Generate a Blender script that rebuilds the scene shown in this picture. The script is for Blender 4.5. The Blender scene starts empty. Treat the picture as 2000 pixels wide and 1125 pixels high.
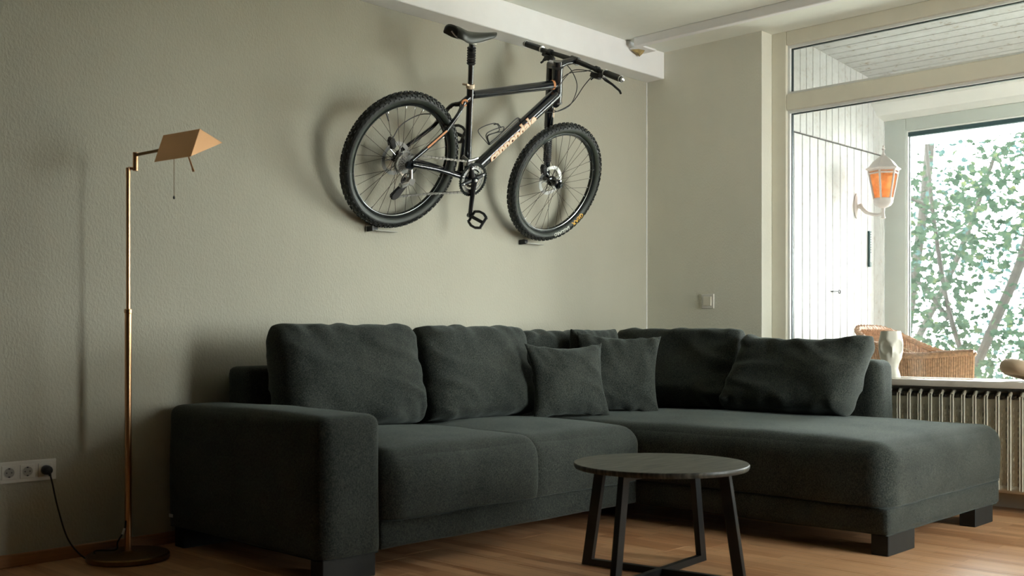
import bpy, bmesh, math, random
from mathutils import Vector, Matrix, noise, Euler
random.seed(7)
S = bpy.context.scene
C = S.collection
PI = math.pi

# ------------------------------------------------------------------ camera
cam = bpy.data.cameras.new('camera')
camo = bpy.data.objects.new('camera', cam); C.objects.link(camo)
camo.location = (0, 0, .91)
camo.rotation_euler = (PI/2, 0, -math.radians(46.2))
cam.sensor_width = 36; cam.lens = 2088/2000*36
cam.shift_y = (658-562.5)/2000
cam.clip_start = .05; cam.clip_end = 400
cam.dof.use_dof = True; cam.dof.focus_distance = 5.8; cam.dof.aperture_fstop = 3.2
S.camera = camo

# ------------------------------------------------------------------ world, light, exposure
W = bpy.data.worlds.new('world'); S.world = W; W.use_nodes = True
nt = W.node_tree
bg = nt.nodes['Background']
bg.inputs[0].default_value = (.93, 1.0, .98, 1)      # evenly overcast, bright sky
bg.inputs[1].default_value = 16.0
W.cycles.sampling_method = 'MANUAL'; W.cycles.sample_map_resolution = 512
S.cycles.sample_clamp_indirect = 40.0; S.cycles.caustics_reflective = False; S.cycles.caustics_refractive = False; S.cycles.blur_glossy = 1.0
S.view_settings.view_transform = 'Standard'
S.view_settings.look = 'None'
S.view_settings.gamma = 1
S.view_settings.use_curve_mapping = False
S.view_settings.exposure = 0.54
for nm, loc, sx, sy, rot in (('loggia_portal', (7.6, .75, 1.3), 2.5, 5.4, (0, PI/2, 0)), ('window_portal', (6.06, 2.41, 1.69), 2.05, 1.92, (0, PI/2, 0)), ('added_window_portal', (4.85, .12, 1.31), 1.66, 2.25, (PI/2, 0, 0))):  # last portal serves the added, unseen front window
    l = bpy.data.lights.new(nm, 'AREA'); l.shape = 'RECTANGLE'; l.size = sx; l.size_y = sy
    l.cycles.is_portal = True
    o = bpy.data.objects.new(nm, l); C.objects.link(o); o.location = loc
    o.rotation_euler = rot

# ------------------------------------------------------------------ materials
def rgb(r, g, b):
    f = lambda c: (c/255/12.92) if c/255 <= .04045 else ((c/255+.055)/1.055)**2.4
    return (f(r), f(g), f(b), 1)
class N:
    def __init__(s, name):
        s.m = bpy.data.materials.new(name); s.m.use_nodes = True
        s.t = s.m.node_tree; s.n = s.t.nodes; s.p = s.n['Principled BSDF']
        s.g = None
    def new(s, typ, **k):
        x = s.n.new(typ)
        for a, v in k.items(): setattr(x, a, v)
        return x
    def link(s, a, b): s.t.links.new(a, b)
    def coord(s, scale=(1, 1, 1), obj=True):
        tc = s.new('ShaderNodeTexCoord') if obj else s.new('ShaderNodeNewGeometry')
        mp = s.new('ShaderNodeMapping'); mp.inputs['Scale'].default_value = scale
        s.link(tc.outputs['Object'] if obj else tc.outputs['Position'], mp.inputs[0]); return mp.outputs[0]
    def noise(s, vec, sc, det=4, rough=.6):
        x = s.new('ShaderNodeTexNoise'); x.inputs['Scale'].default_value = sc
        x.inputs['Detail'].default_value = det; x.inputs['Roughness'].default_value = rough
        s.link(vec, x.inputs['Vector']); return x.outputs['Fac']
    def ramp(s, fac, stops):
        x = s.new('ShaderNodeValToRGB'); e = x.color_ramp.elements
        e[0].position, e[0].color = stops[0]; e[1].position, e[1].color = stops[-1]
        for p, c in stops[1:-1]:
            q = e.new(p); q.color = c
        s.link(fac, x.inputs[0]); return x.outputs[0]
    def bump(s, h, strength=.3, dist=.002):
        x = s.new('ShaderNodeBump'); x.inputs['Strength'].default_value = strength
        x.inputs['Distance'].default_value = dist
        s.link(h, x.inputs['Height']); s.link(x.outputs[0], s.p.inputs['Normal'])
def mul(c, k): return (c[0]*k, c[1]*k, c[2]*k, 1)
def mat(name, col, rough=.5, metal=0, var=.08, vs=8, bump=0, bs=200, bd=.001, vec=(1, 1, 1), coat=0, spec=.5):
    a = N(name); v = a.coord(vec)
    f = a.noise(v, vs)
    a.link(a.ramp(f, [(.3, mul(col, 1-var)), (.7, mul(col, 1+var))]), a.p.inputs['Base Color'])
    a.p.inputs['Roughness'].default_value = rough; a.p.inputs['Metallic'].default_value = metal
    a.p.inputs['Coat Weight'].default_value = coat
    a.p.inputs['Specular IOR Level'].default_value = spec
    if bump: a.bump(a.noise(v, bs), bump, bd)
    return a.m
def glass(name, tint=(1, 1, 1, 1), refl=.06):
    a = N(name); t = a.new('ShaderNodeBsdfTransparent'); t.inputs[0].default_value = tint
    g = a.new('ShaderNodeBsdfGlossy'); g.inputs['Roughness'].default_value = .01
    fr = a.new('ShaderNodeFresnel'); fr.inputs[0].default_value = 1.35
    mx = a.new('ShaderNodeMixShader')
    a.link(fr.outputs[0], mx.inputs[0]); a.link(t.outputs[0], mx.inputs[1]); a.link(g.outputs[0], mx.inputs[2])
    a.link(mx.outputs[0], a.n['Material Output'].inputs[0]); return a.m

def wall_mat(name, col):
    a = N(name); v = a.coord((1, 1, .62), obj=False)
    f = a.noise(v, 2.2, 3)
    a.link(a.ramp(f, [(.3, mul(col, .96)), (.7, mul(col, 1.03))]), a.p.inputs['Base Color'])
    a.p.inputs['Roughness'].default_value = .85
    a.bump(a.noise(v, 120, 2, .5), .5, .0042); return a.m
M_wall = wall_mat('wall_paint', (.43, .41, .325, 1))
M_wall2 = wall_mat('wall_paint_lightened', (.76, .74, .635, 1))  # same wall paint, lightened to make up for missing light
M_dim = mat('unseen_wall_dark', (.14, .13, .11, 1), .85)  # dark tone cuts the bounce light off the unseen walls
M_ceil = mat('ceiling_paint', (.84, .85, .77, 1), .9, var=.02)
M_beam = mat('beam_paint', (.88, .87, .86, 1), .85, var=.02)
M_frame = mat('frame_paint', (.76, .72, .60, 1), .45, var=.03)
M_frame2 = mat('outer_frame_paint', (.50, .54, .51, 1), .45, var=.03)
M_white = mat('white_paint', (.80, .80, .77, 1), .5, var=.03)
M_joint = mat('dusty_joint', (.16, .15, .13, 1), .9)
M_whitep = mat('white_plastic', (.72, .70, .64, 1), .35, var=.01)
M_glass = glass('window_glass')
M_rub = mat('black_rubber_seal', (.015, .03, .03, 1), .5)

def floor_mat():
    a = N('oak_parquet'); v = a.coord((1, 1, 1), obj=False)
    mp = a.new('ShaderNodeMapping'); mp.inputs['Rotation'].default_value = (0, 0, PI/2)
    a.link(v, mp.inputs[0])
    br = a.new('ShaderNodeTexBrick'); br.inputs['Scale'].default_value = 1
    br.inputs['Brick Width'].default_value = .42; br.inputs['Row Height'].default_value = .0655
    br.inputs['Mortar Size'].default_value = .0008; br.offset = .37; br.inputs['Bias'].default_value = 0
    br.inputs['Color1'].default_value = (.30, .30, .30, 1); br.inputs['Color2'].default_value = (.75, .75, .75, 1)
    br.inputs['Mortar'].default_value = (.1, .1, .1, 1)
    a.link(mp.outputs[0], br.inputs['Vector'])
    gm = a.new('ShaderNodeMapping'); gm.inputs['Scale'].default_value = (26, 1.6, 1); a.link(v, gm.inputs[0])
    g = a.noise(gm.outputs[0], 3, 6, .6)
    oi = a.new('ShaderNodeObjectInfo')
    m1 = a.new('ShaderNodeMath', operation='MULTIPLY_ADD'); a.link(g, m1.inputs[0]); m1.inputs[1].default_value = .55
    a.link(br.outputs['Color'], m1.inputs[2])
    m2 = a.new('ShaderNodeMath', operation='MULTIPLY_ADD'); a.link(oi.outputs['Random'], m2.inputs[0]); m2.inputs[1].default_value = .15
    a.link(m1.outputs[0], m2.inputs[2])
    a.link(a.ramp(m2.outputs[0], [(.40, (.23, .105, .045, 1)), (.70, (.50, .245, .115, 1)), (.98, (.66, .38, .20, 1))]), a.p.inputs['Base Color'])
    a.p.inputs['Roughness'].default_value = .34
    a.bump(g, .06, .001); return a.m
M_floor = floor_mat()
M_base = mat('baseboard_wood', (.36, .17, .07, 1), .45, var=.15, vec=(1, 12, 12))

def fabric(name, k=1.0):
    a = N(name); v = a.coord((1, 1, 1))
    f1 = a.noise(a.coord((1, 1, 3.6)), 150, 3, .8)
    f2 = a.noise(a.coord((3.2, 3.2, .9)), 125, 3, .8)
    f3 = a.noise(v, 5, 3)
    m = a.new('ShaderNodeMath', operation='ADD'); a.link(f1, m.inputs[0]); a.link(f2, m.inputs[1])
    m3 = a.new('ShaderNodeMath', operation='MULTIPLY_ADD'); a.link(f3, m3.inputs[0]); m3.inputs[1].default_value = .25; a.link(m.outputs[0], m3.inputs[2])
    m4 = a.new('ShaderNodeMath', operation='MULTIPLY'); a.link(m3.outputs[0], m4.inputs[0]); m4.inputs[1].default_value = .5
    a.link(a.ramp(m4.outputs[0], [(.48, mul((.010, .013, .012, 1), k)), (.56, mul((.028, .032, .0285, 1), k)), (.64, mul((.066, .070, .058, 1), k))]), a.p.inputs['Base Color'])
    a.p.inputs['Roughness'].default_value = .95; a.p.inputs['Specular IOR Level'].default_value = .15
    a.p.inputs['Sheen Weight'].default_value = .13; a.p.inputs['Sheen Roughness'].default_value = .45; a.p.inputs['Sheen Tint'].default_value = (.88, 1.0, .93, 1)
    a.bump(m.outputs[0], .5, .002); return a.m
M_sofa = fabric('charcoal_fabric', 1.0)
M_pil = fabric('charcoal_pillow_fabric', .95)
M_pil2 = fabric('grey_pillow_fabric', 1.05)
M_legw = mat('dark_leg_wood', (.012, .012, .010, 1), .65, var=.2, spec=.3)
M_brass = mat('brass', (.62, .36, .19, 1), .28, 1, var=.05, bump=.02)
M_brassd = mat('aged_brass', (.20, .12, .05, 1), .38, 1, var=.2)
M_black = mat('black_plastic', (.012, .012, .012, 1), .45)
def table_mat():
    a = N('dark_stained_ash'); v = a.coord((1.2, 14, 1)); 
    g = a.noise(v, 5, 7, .65)
    a.link(a.ramp(g, [(.34, (.012, .013, .011, 1)), (.5, (.050, .050, .040, 1)), (.66, (.13, .125, .095, 1))]), a.p.inputs['Base Color'])
    a.p.inputs['Roughness'].default_value = .42; a.bump(g, .25, .001); return a.m
M_table = table_mat()
M_tleg = mat('black_steel', (.014, .016, .017, 1), .35, .3)
# bicycle
M_frm = mat('bike_frame_black', (.007, .009, .012, 1), .16, 0, coat=.6)
M_tyre = mat('tyre_rubber', (.014, .016, .013, 1), .55, bump=.2)
M_side = mat('tyre_sidewall', (.030, .038, .027, 1), .5)
M_alu = mat('aluminium', (.55, .55, .54, 1), .3, 1)
M_steel = mat('steel', (.35, .34, .31, 1), .35, 1)
M_rim = mat('black_rim', (.02, .024, .022, 1), .22, .5)
M_oran = mat('orange_decal', (.66, .27, .10, 1), .5)
M_cream = mat('cream_decal', (.82, .66, .47, 1), .5)
M_yel = mat('yellow_decal', (.85, .48, .06, 1), .5)
M_wdec = mat('white_decal', (.62, .64, .55, 1), .5)
M_spoke = mat('spoke_steel', (.10, .09, .08, 1), .4, 1)
M_sad = mat('saddle_leather', (.03, .034, .028, 1), .42)
# loggia, sill
M_plank = None
def plank_mat(name, dirt):
    a = N(name); v = a.coord((3, 3, 3), obj=False)
    f = a.noise(v, 6, 6, .7)
    a.link(a.ramp(f, [(.30, (.62-dirt, .58-dirt*1.1, .54-dirt*1.2, 1)), (.42, (.74-dirt*.6, .74-dirt*.6, .73-dirt*.6, 1)), (.8, (.86-dirt*.7, .86-dirt*.7, .86-dirt*.7, 1))]), a.p.inputs['Base Color'])
    a.p.inputs['Roughness'].default_value = .6; return a.m
M_plank = plank_mat('white_plank_paint', 0)
M_plankc = plank_mat('flaking_white_paint', .33)
def marble():
    a = N('sill_marble'); v = a.coord((1, 1, 1), obj=False)
    f = a.noise(v, 4, 8, .65); w = a.new('ShaderNodeTexWave'); w.inputs['Scale'].default_value = 3; w.inputs['Distortion'].default_value = 9
    w.inputs['Detail'].default_value = 4
    a.link(v, w.inputs['Vector'])
    a.link(a.ramp(w.outputs['Fac'], [(0, (.10, .08, .07, 1)), (.035, (.42, .37, .30, 1)), (.5, (.55, .50, .43, 1))]), a.p.inputs['Base Color'])
    a.p.inputs['Roughness'].default_value = .2; return a.m
M_marble = marble()
M_rad = mat('radiator_enamel', (.55, .52, .42, 1), .28, var=.06)
M_cer = mat('matt_ceramic', (.66, .64, .55, 1), .6, var=.03)
M_cer2 = mat('beige_ceramic', (.55, .42, .29, 1), .7, var=.04)
M_wick = mat('wicker', (.42, .24, .14, 1), .6, var=.35, vs=60)
M_wick2 = mat('pale_wicker', (.55, .42, .30, 1), .6, var=.3, vs=60)
M_lant = mat('white_lantern_metal', (.66, .60, .57, 1), .4)
def amber():
    a = N('amber_glass'); t = a.new('ShaderNodeBsdfTranslucent'); t.inputs[0].default_value = (.78, .56, .40, 1)
    g = a.new('ShaderNodeBsdfTransparent'); g.inputs[0].default_value = (1, .84, .68, 1)
    mx = a.new('ShaderNodeMixShader'); f = a.noise(a.coord(), 25)
    a.link(a.ramp(f, [(.35, (.25, .25, .25, 1)), (.65, (.6, .6, .6, 1))]), mx.inputs[0])
    a.link(t.outputs[0], mx.inputs[1]); a.link(g.outputs[0], mx.inputs[2])
    a.link(mx.outputs[0], a.n['Material Output'].inputs[0]); return a.m
M_amber = amber()
def leafm(name, c, tr):
    a = N(name); oi = a.new('ShaderNodeNewGeometry')
    d = a.new('ShaderNodeBsdfDiffuse'); t = a.new('ShaderNodeBsdfTranslucent'); mx = a.new('ShaderNodeMixShader')
    f = a.noise(a.coord(obj=False), 8, 3)
    a.link(a.ramp(f, [(.3, mul(c, .55)), (.55, c), (.75, (c[0]*2.2, c[1]*1.6, c[2]*1.0, 1))]), d.inputs[0])
    a.link(a.ramp(f, [(.3, mul(c, .55)), (.55, c), (.75, (c[0]*2.2, c[1]*1.6, c[2]*1.0, 1))]), t.inputs[0])
    mx.inputs[0].default_value = tr
    a.link(d.outputs[0], mx.inputs[1]); a.link(t.outputs[0], mx.inputs[2]); a.link(mx.outputs[0], a.n['Material Output'].inputs[0]); return a.m
M_leaf = leafm('leaf_green', (.034, .052, .036, 1), .5)
M_leaf2 = leafm('leaf_teal', (.036, .062, .060, 1), .5)
M_bark = mat('bark', (.016, .014, .010, 1), .9, var=.35, vs=14, bump=.5, bs=30, bd=.01)
M_awn = N('awning_cloth')
_t = M_awn.new('ShaderNodeBsdfTranslucent'); _t.inputs[0].default_value = (.85, .86, .86, 1)
M_awn.link(_t.outputs[0], M_awn.n['Material Output'].inputs[0]); M_awn = M_awn.m
M_ground = mat('pale_gravel', (.42, .42, .38, 1), .9, var=.2)

# ------------------------------------------------------------------ mesh helpers
class B:
    def __init__(s): s.v = []; s.f = []
    def add(s, vs, fs):
        n = len(s.v); s.v += [tuple(x) for x in vs]; s.f += [tuple(i+n for i in f) for f in fs]; return s
    def box(s, x0, x1, y0, y1, z0, z1, M=None):
        vs = [Vector((x, y, z)) for x in (x0, x1) for y in (y0, y1) for z in (z0, z1)]
        if M: vs = [M @ v for v in vs]
        return s.add(vs, [(0, 1, 3, 2), (4, 6, 7, 5), (0, 4, 5, 1), (2, 3, 7, 6), (0, 2, 6, 4), (1, 5, 7, 3)])
    def bbox(s, x0, x1, y0, y1, z0, z1, b=.003, M=None, seg=1):
        bm = bmesh.new(); bmesh.ops.create_cube(bm, size=1)
        for v in bm.verts:
            v.co = Vector(((x0+x1)/2+v.co.x*(x1-x0), (y0+y1)/2+v.co.y*(y1-y0), (z0+z1)/2+v.co.z*(z1-z0)))
        bmesh.ops.bevel(bm, geom=bm.edges[:], offset=b, segments=seg, affect='EDGES', profile=.6)
        bm.verts.index_update()
        vs = [v.co.copy() for v in bm.verts]; fs = [[v.index for v in f.verts] for f in bm.faces]; bm.free()
        if M: vs = [M @ v for v in vs]
        return s.add(vs, fs)
    def tube(s, pts, r, seg=10, cap=True, closed=False):
        pts = [Vector(p) for p in pts]; n = len(pts)
        rs = r if isinstance(r, (list, tuple)) else [r]*n
        t0 = (pts[1]-pts[0]).normalized()
        a = t0.orthogonal().normalized(); rings = []
        for i, p in enumerate(pts):
            if closed: t = (pts[(i+1) % n]-pts[i-1]).normalized()
            else: t = ((pts[min(i+1, n-1)]-pts[i]).normalized()+(pts[i]-pts[max(i-1, 0)]).normalized()).normalized()
            a = (a-t*a.dot(t)).normalized(); b = t.cross(a)
            rings.append([p+(a*math.cos(2*PI*k/seg)+b*math.sin(2*PI*k/seg))*rs[i] for k in range(seg)])
        vs = [v for g in rings for v in g]; fs = []
        for i in range(n if closed else n-1):
            j = (i+1) % n
            for k in range(seg):
                l = (k+1) % seg
                fs.append((i*seg+k, i*seg+l, j*seg+l, j*seg+k))
        if cap and not closed:
            fs.append(tuple(range(seg))[::-1]); fs.append(tuple((n-1)*seg+k for k in range(seg)))
        return s.add(vs, fs)
    def lathe(s, prof, seg=24, M=None, cap=True, ang0=0):
        # prof list of (r, z) about Z
        vs = []; fs = []; n = len(prof)
        for r, z in prof:
            for k in range(seg):
                a = ang0+2*PI*k/seg; vs.append(Vector((r*math.cos(a), r*math.sin(a), z)))
        for i in range(n-1):
            for k in range(seg):
                l = (k+1) % seg; fs.append((i*seg+k, i*seg+l, (i+1)*seg+l, (i+1)*seg+k))
        if cap:
            fs.append(tuple(range(seg))[::-1]); fs.append(tuple((n-1)*seg+k for k in range(seg)))
        if M: vs = [M @ v for v in vs]
        return s.add(vs, fs)
    def ringprof(s, prof, seg=48, M=None):
        # closed profile (r,z) swept about Z
        vs = []; fs = []; n = len(prof)
        for k in range(seg):
            a = 2*PI*k/seg
            for r, z in prof: vs.append(Vector((r*math.cos(a), r*math.sin(a), z)))
        for k in range(seg):
            l = (k+1) % seg
            for i in range(n):
                j = (i+1) % n; fs.append((k*n+i, l*n+i, l*n+j, k*n+j))
        if M: vs = [M @ v for v in vs]
        return s.add(vs, fs)
    def prism(s, poly, t0, t1, M=None):
        # poly in xy, extruded z t0..t1
        n = len(poly)
        vs = [Vector((x, y, t0)) for x, y in poly]+[Vector((x, y, t1)) for x, y in poly]
        fs = [tuple(range(n))[::-1], tuple(range(n, 2*n))]+[(i, (i+1) % n, n+(i+1) % n, n+i) for i in range(n)]
        if M: vs = [M @ v for v in vs]
        return s.add(vs, fs)

WL = {}
def obj(name, b, m, parent=None, label=None, cat=None, kind=None, group=None, smooth=35, local=False, loc=None, share=None):
    if share is not None: me = share; off = Vector((0, 0, 0))
    else:
        if local or parent is None and loc is None: off = Vector((0, 0, 0))
        else: off = Vector((0, 0, 0))
        pl = WL.get(parent.name, Vector((0, 0, 0))) if parent is not None else Vector((0, 0, 0))
        if not local: off = Vector(loc) if loc is not None else pl
        me = bpy.data.meshes.new(name)
        me.from_pydata([tuple(Vector(v)-off) for v in b.v], [], b.f); me.update()
        bm = bmesh.new(); bm.from_mesh(me); bmesh.ops.recalc_face_normals(bm, faces=bm.faces[:]); bm.to_mesh(me); bm.free()
        if smooth:
            me.polygons.foreach_set('use_smooth', [True]*len(me.polygons))
            try: me.set_sharp_from_angle(angle=math.radians(smooth))
            except Exception: pass
        me.materials.append(m)
    o = bpy.data.objects.new(name, me); C.objects.link(o)
    if parent is not None:
        o.parent = parent
        if loc is not None and not local: o.location = Vector(loc)-WL.get(parent.name, Vector((0, 0, 0)))
    elif loc is not None: o.location = loc
    WL[o.name] = Vector(loc) if loc is not None else (WL.get(parent.name, Vector((0, 0, 0))) if parent is not None else Vector((0, 0, 0)))
    if label: o['label'] = label
    if cat: o['category'] = cat
    if kind: o['kind'] = kind
    if group: o['group'] = group
    return o
def thing(name, loc, label, cat, rz=0, group=None, M=None):
    o = bpy.data.objects.new(name, None); C.objects.link(o); o.empty_display_size = .1
    if M is not None: o.matrix_world = M
    else: o.location = loc; o.rotation_euler = (0, 0, rz)
    o['label'] = label; o['category'] = cat
    if group: o['group'] = group
    WL[o.name] = Vector(loc); return o

# ------------------------------------------------------------------ room shell
YB, XR, ZC = 4.355, 5.86, 2.81
def struct(name, b, m, parent=None, **k): return obj(name, b, m, parent, kind='structure' if parent is None else None, **k)
floor = struct('floor', B().box(-2.2, 6.1, -3.2, 4.5, -.12, -.006), M_base)
pm = {}
nb = 0
PW = .1965
rows = int((5.96+2.0)/PW)+1
for i in range(rows):
    x0 = -2.0+i*PW
    x1 = min(x0+PW, 5.96)
    y = -3.0-random.random()*1.6
    while y < YB:
        ya, yb = max(y, -3.0), min(y+2.2, YB)
        if yb-ya > .05:
            b = B().bbox(x0+.0006, x1-.0006, ya+.0006, yb-.0006, -.0055, 0, .0012)
            obj('plank', b, M_floor, floor, smooth=0)
        y += 2.2
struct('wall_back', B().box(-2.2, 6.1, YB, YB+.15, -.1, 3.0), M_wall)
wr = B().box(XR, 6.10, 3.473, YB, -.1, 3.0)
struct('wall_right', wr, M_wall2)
struct('wall_right_added', B().box(XR, 6.10, 0.0, 1.35, -.1, 3.0), M_wall2)  # unseen wall added to keep window light off the left side
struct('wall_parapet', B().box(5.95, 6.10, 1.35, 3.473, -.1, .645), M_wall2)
struct('wall_left', B().box(-2.2, -2.0, -3.2, YB, -.1, 3.0), M_dim)
struct('wall_front_added', B().box(3.6, 3.95, 0.0, .40, -.1, 3.0).box(3.95, 5.75, 0.0, .40, -.1, .12).box(3.95, 5.75, 0.0, .40, 2.5, 3.0).box(5.75, 6.10, 0.0, .40, -.1, 3.0), M_wall)  # unseen wall added to carry the extra lighting window
struct('wall_near_unseen', B().box(3.6, 3.75, -3.2, 0.0, -.1, 3.0).box(-2.0, 3.6, -3.2, -3.0, -.1, 3.0), M_dim)  # unseen: return wall added beside the lighting window, and the rear wall
w3 = struct('window_added', B().bbox(3.95, 4.03, .14, .21, .12, 2.5, .004), M_frame)  # unseen window added as a second source of daylight
for a in (4.81, 5.67): obj('post', B().bbox(a, a+.08, .14, .21, .12, 2.5, .004), M_frame, w3)
for a in (.12, 2.42): obj('rail', B().bbox(4.03, 5.67, .14, .21, a, a+.08, .004), M_frame, w3)
for a, c in ((4.03, 4.81), (4.89, 5.67)): obj('pane', B().box(a, c, .172, .178, .20, 2.42), M_glass, w3, smooth=0)
struct('ceiling', B().box(-2.2, 6.10, -3.2, YB, ZC, 3.0), M_ceil)
struct('trim_1', B().bbox(-2.0, XR, 4.209, YB, 2.632, ZC, .004), M_beam, label='white plastered beam boxed along the top of the bicycle wall')
struct('trim_2', B().bbox(5.432, 5.475, -.29, 4.14, 2.753, ZC, .004).bbox(5.475, 5.62, 4.10, 4.205, 2.753, 2.765, .002), M_beam, label='narrow white curtain board below the ceiling before the window')
chip = obj('broken_plaster', B().add([(5.47, 4.19, 2.751), (5.53, 4.205, 2.748), (5.60, 4.19, 2.752), (5.55, 4.14, 2.752), (5.52, 4.16, 2.730), (5.56, 4.19, 2.722), (5.50, 4.15, 2.752)],
    [(0, 1, 5, 4), (1, 2, 5), (2, 3, 4, 5), (3, 6, 4), (6, 0, 4), (0, 6, 3, 2, 1)]), mat('stained_plaster', (.38, .28, .12, 1), .9, var=.4, vs=30),
    label='small stained yellow break in the plaster at the end of the curtain board', cat='plaster damage')
struct('trim_3', B().box(XR-.007, XR, YB-.004, YB, .45, 2.632), M_white, label='thin pale caulk line down the corner of the room')
struct('baseboard_back', B().bbox(-2.0, XR, YB-.014, YB, 0, .052, .004), M_base)
struct('baseboard_right', B().bbox(XR-.014, XR, 3.48, YB-.014, 0, .052, .004), M_base)

# window between room and loggia
W1X = 5.98
def windowframe(name, X0, X1, posts, rails, zlo, zhi, ylo, yhi, m, lip=.016, panes=True, seal=False):
    """posts: list of (y0,y1); rails: list of (z0,z1)"""
    w = obj(name, B().bbox(X0, X1, posts[0][0], posts[0][1], zlo, zhi, .004), m, kind='structure')
    for (a, c) in posts[1:]:
        obj('post', B().bbox(X0, X1, a, c, zlo, zhi, .004), m, w)
    for (a, c) in rails:
        for i in range(len(posts)-1):
            hi, lo = posts[i][0], posts[i+1][1]
            obj('rail', B().bbox(X0, X1, lo, hi, a, c, .004), m, w)
    rr = sorted(rails)
    for i in range(len(posts)-1):
        hi, lo = posts[i][0], posts[i+1][1]
        for j in range(len(rr)-1):
            z0, z1 = rr[j][1], rr[j+1][0]
            xa, xb = X0+.018, X1-.004
            b = B().box(xa, xb, lo, lo+lip, z0, z1).box(xa, xb, hi-lip, hi, z0, z1).box(xa, xb, lo+lip, hi-lip, z0, z0+lip).box(xa, xb, lo+lip, hi-lip, z1-lip, z1)
            obj('glazing_bead', b, M_white, w)
            xg = (xa+xb)/2
            g = B().box(xg+.006, xg+.012, lo+lip, hi-lip, z0+lip, z1-lip)
            obj('pane', g, M_glass, w, smooth=0)
            if seal:
                s_ = .005
                l2 = lip
                b = B().box(xg-.004, xg+.0155, lo+l2, lo+l2+s_, z0+l2, z1-l2).box(xg-.004, xg+.0155, hi-l2-s_, hi-l2, z0+l2, z1-l2)
                b.box(xg-.004, xg+.0155, lo+l2, hi-l2, z1-l2-s_, z1-l2)
                obj('seal', b, M_rub, w, smooth=0)
    return w
w1 = windowframe('window_1', W1X, W1X+.07, [(3.372, 3.473), (1.35, 1.45)],
    [(.60, .665), (2.317, 2.418), (2.722, ZC)], .60, ZC, 1.35, 3.473, M_frame, seal=True)

# loggia
LOG = struct('wall_loggia', B().box(6.10, 7.60, 3.445, 3.60, -.1, 2.95), M_joint, label='white boarded side wall of the loggia')
px0 = 6.10; k = 0
edge = [6.06]
while edge[-1] < 7.46: edge.append(min(7.47, edge[-1]+.104+.006*math.sin(k*2.3))); k += 1
for i in range(len(edge)-1):
    obj('plank', B().bbox(edge[i]+.0032, edge[i+1]-.0032, 3.42, 3.445, 0, 2.215, .003), M_plank, LOG, smooth=0)
edge = [6.06]
k = 0
while edge[-1] < 7.46: edge.append(min(7.47, edge[-1]+.088+.008*math.sin(k*1.7+1))); k += 1
for i in range(len(edge)-1):
    xm = edge[i]
    obj('plank', B().bbox(edge[i]+.0032, edge[i+1]-.0032, 3.42, 3.445, 2.225, 2.84, .003), M_plank, LOG, smooth=0)
CL = struct('ceiling_loggia', B().add(*[[(6.06, -2.0, 2.84), (7.6, -2.0, 2.725), (7.6, 3.6, 2.725), (6.06, 3.6, 2.84), (6.06, -2.0, 2.95), (7.6, -2.0, 2.95), (7.6, 3.6, 2.95), (6.06, 3.6, 2.95)],
    [(0, 1, 2, 3), (4, 7, 6, 5), (0, 4, 5, 1), (1, 5, 6, 2), (2, 6, 7, 3), (3, 7, 4, 0)]]), M_joint, label='white boarded loggia ceiling')
k = 0; x = 6.055
while x < 7.25:
    w_ = .112; rnd_ = random.random()*.004
    za = 2.84-(x-6.06)*.0747; zb = 2.84-(x+w_-6.06)*.0747
    b = B().add([(x+.005+rnd_, -2, za-.006), (x+w_-.003, -2, zb-.006), (x+w_-.003, 3.42, zb-.006), (x+.005+rnd_, 3.42, za-.006),
                 (x+.005+rnd_, -2, za), (x+w_-.003, -2, zb), (x+w_-.003, 3.42, zb), (x+.005+rnd_, 3.42, za)],
        [(0, 1, 2, 3), (4, 7, 6, 5), (0, 4, 5, 1), (1, 5, 6, 2), (2, 6, 7, 3), (3, 7, 4, 0)])
    obj('plank', b, M_plankc, CL, smooth=0)
    x += w_
struct('floor_loggia', B().box(6.10, 7.9, -2.0, 3.6, -.12, 0), mat('loggia_tile', (.45, .42, .36, 1), .5))
struct('wall_loggia_near', B().box(6.10, 7.6, -2.15, -2.0, -.1, 2.95), M_white)
# roller shutter box
prof = [(7.26, 2.745), (7.26, 2.56), (7.355, 2.495), (7.46, 2.472), (7.60, 2.472), (7.60, 2.95), (7.50, 2.95), (7.50, 2.745)]
Mx = Matrix(((1, 0, 0, 0), (0, 0, 1, 0), (0, 1, 0, 0), (0, 0, 0, 1)))
struct('trim_4', B().prism(prof, -2.0, 3.42, Mx), M_white, smooth=0, label='white roller shutter box over the outer window')
w2 = windowframe('window_2', 7.47, 7.54, [(3.262, 3.42), (.95, 1.08), (-1.2, -1.07), (-2.0, -1.9)],
    [(.0, .10), (2.385, 2.472)], 0, 2.472, -2.0, 3.42, M_frame2, lip=.010, seal=True)
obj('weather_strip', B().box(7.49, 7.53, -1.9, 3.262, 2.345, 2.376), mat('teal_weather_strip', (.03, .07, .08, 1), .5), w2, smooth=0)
aw = B()
aw.box(7.62, 9.0, -1.5, 6.5, 0, .004, Matrix.Translation((0, 0, 2.76)) @ Matrix.Translation((7.62, 0, 0)) @ Matrix.Rotation(math.radians(4.2), 4, 'Y') @ Matrix.Translation((-7.62, 0, 0)))
aw.box(8.99, 8.995, -1.5, 6.5, 2.55, 2.68)
obj('awning', aw, M_awn, label='white awning stretched outside above the loggia window', cat='awning', smooth=0)

# marble sill
obj('window_sill', B().bbox(5.70, 5.978, 1.36, 3.47, .645, .680, .006, seg=2), M_marble, label='veined marble window sill above the ribbed radiator', cat='window sill', loc=(5.84, 1.0, .645))

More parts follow.
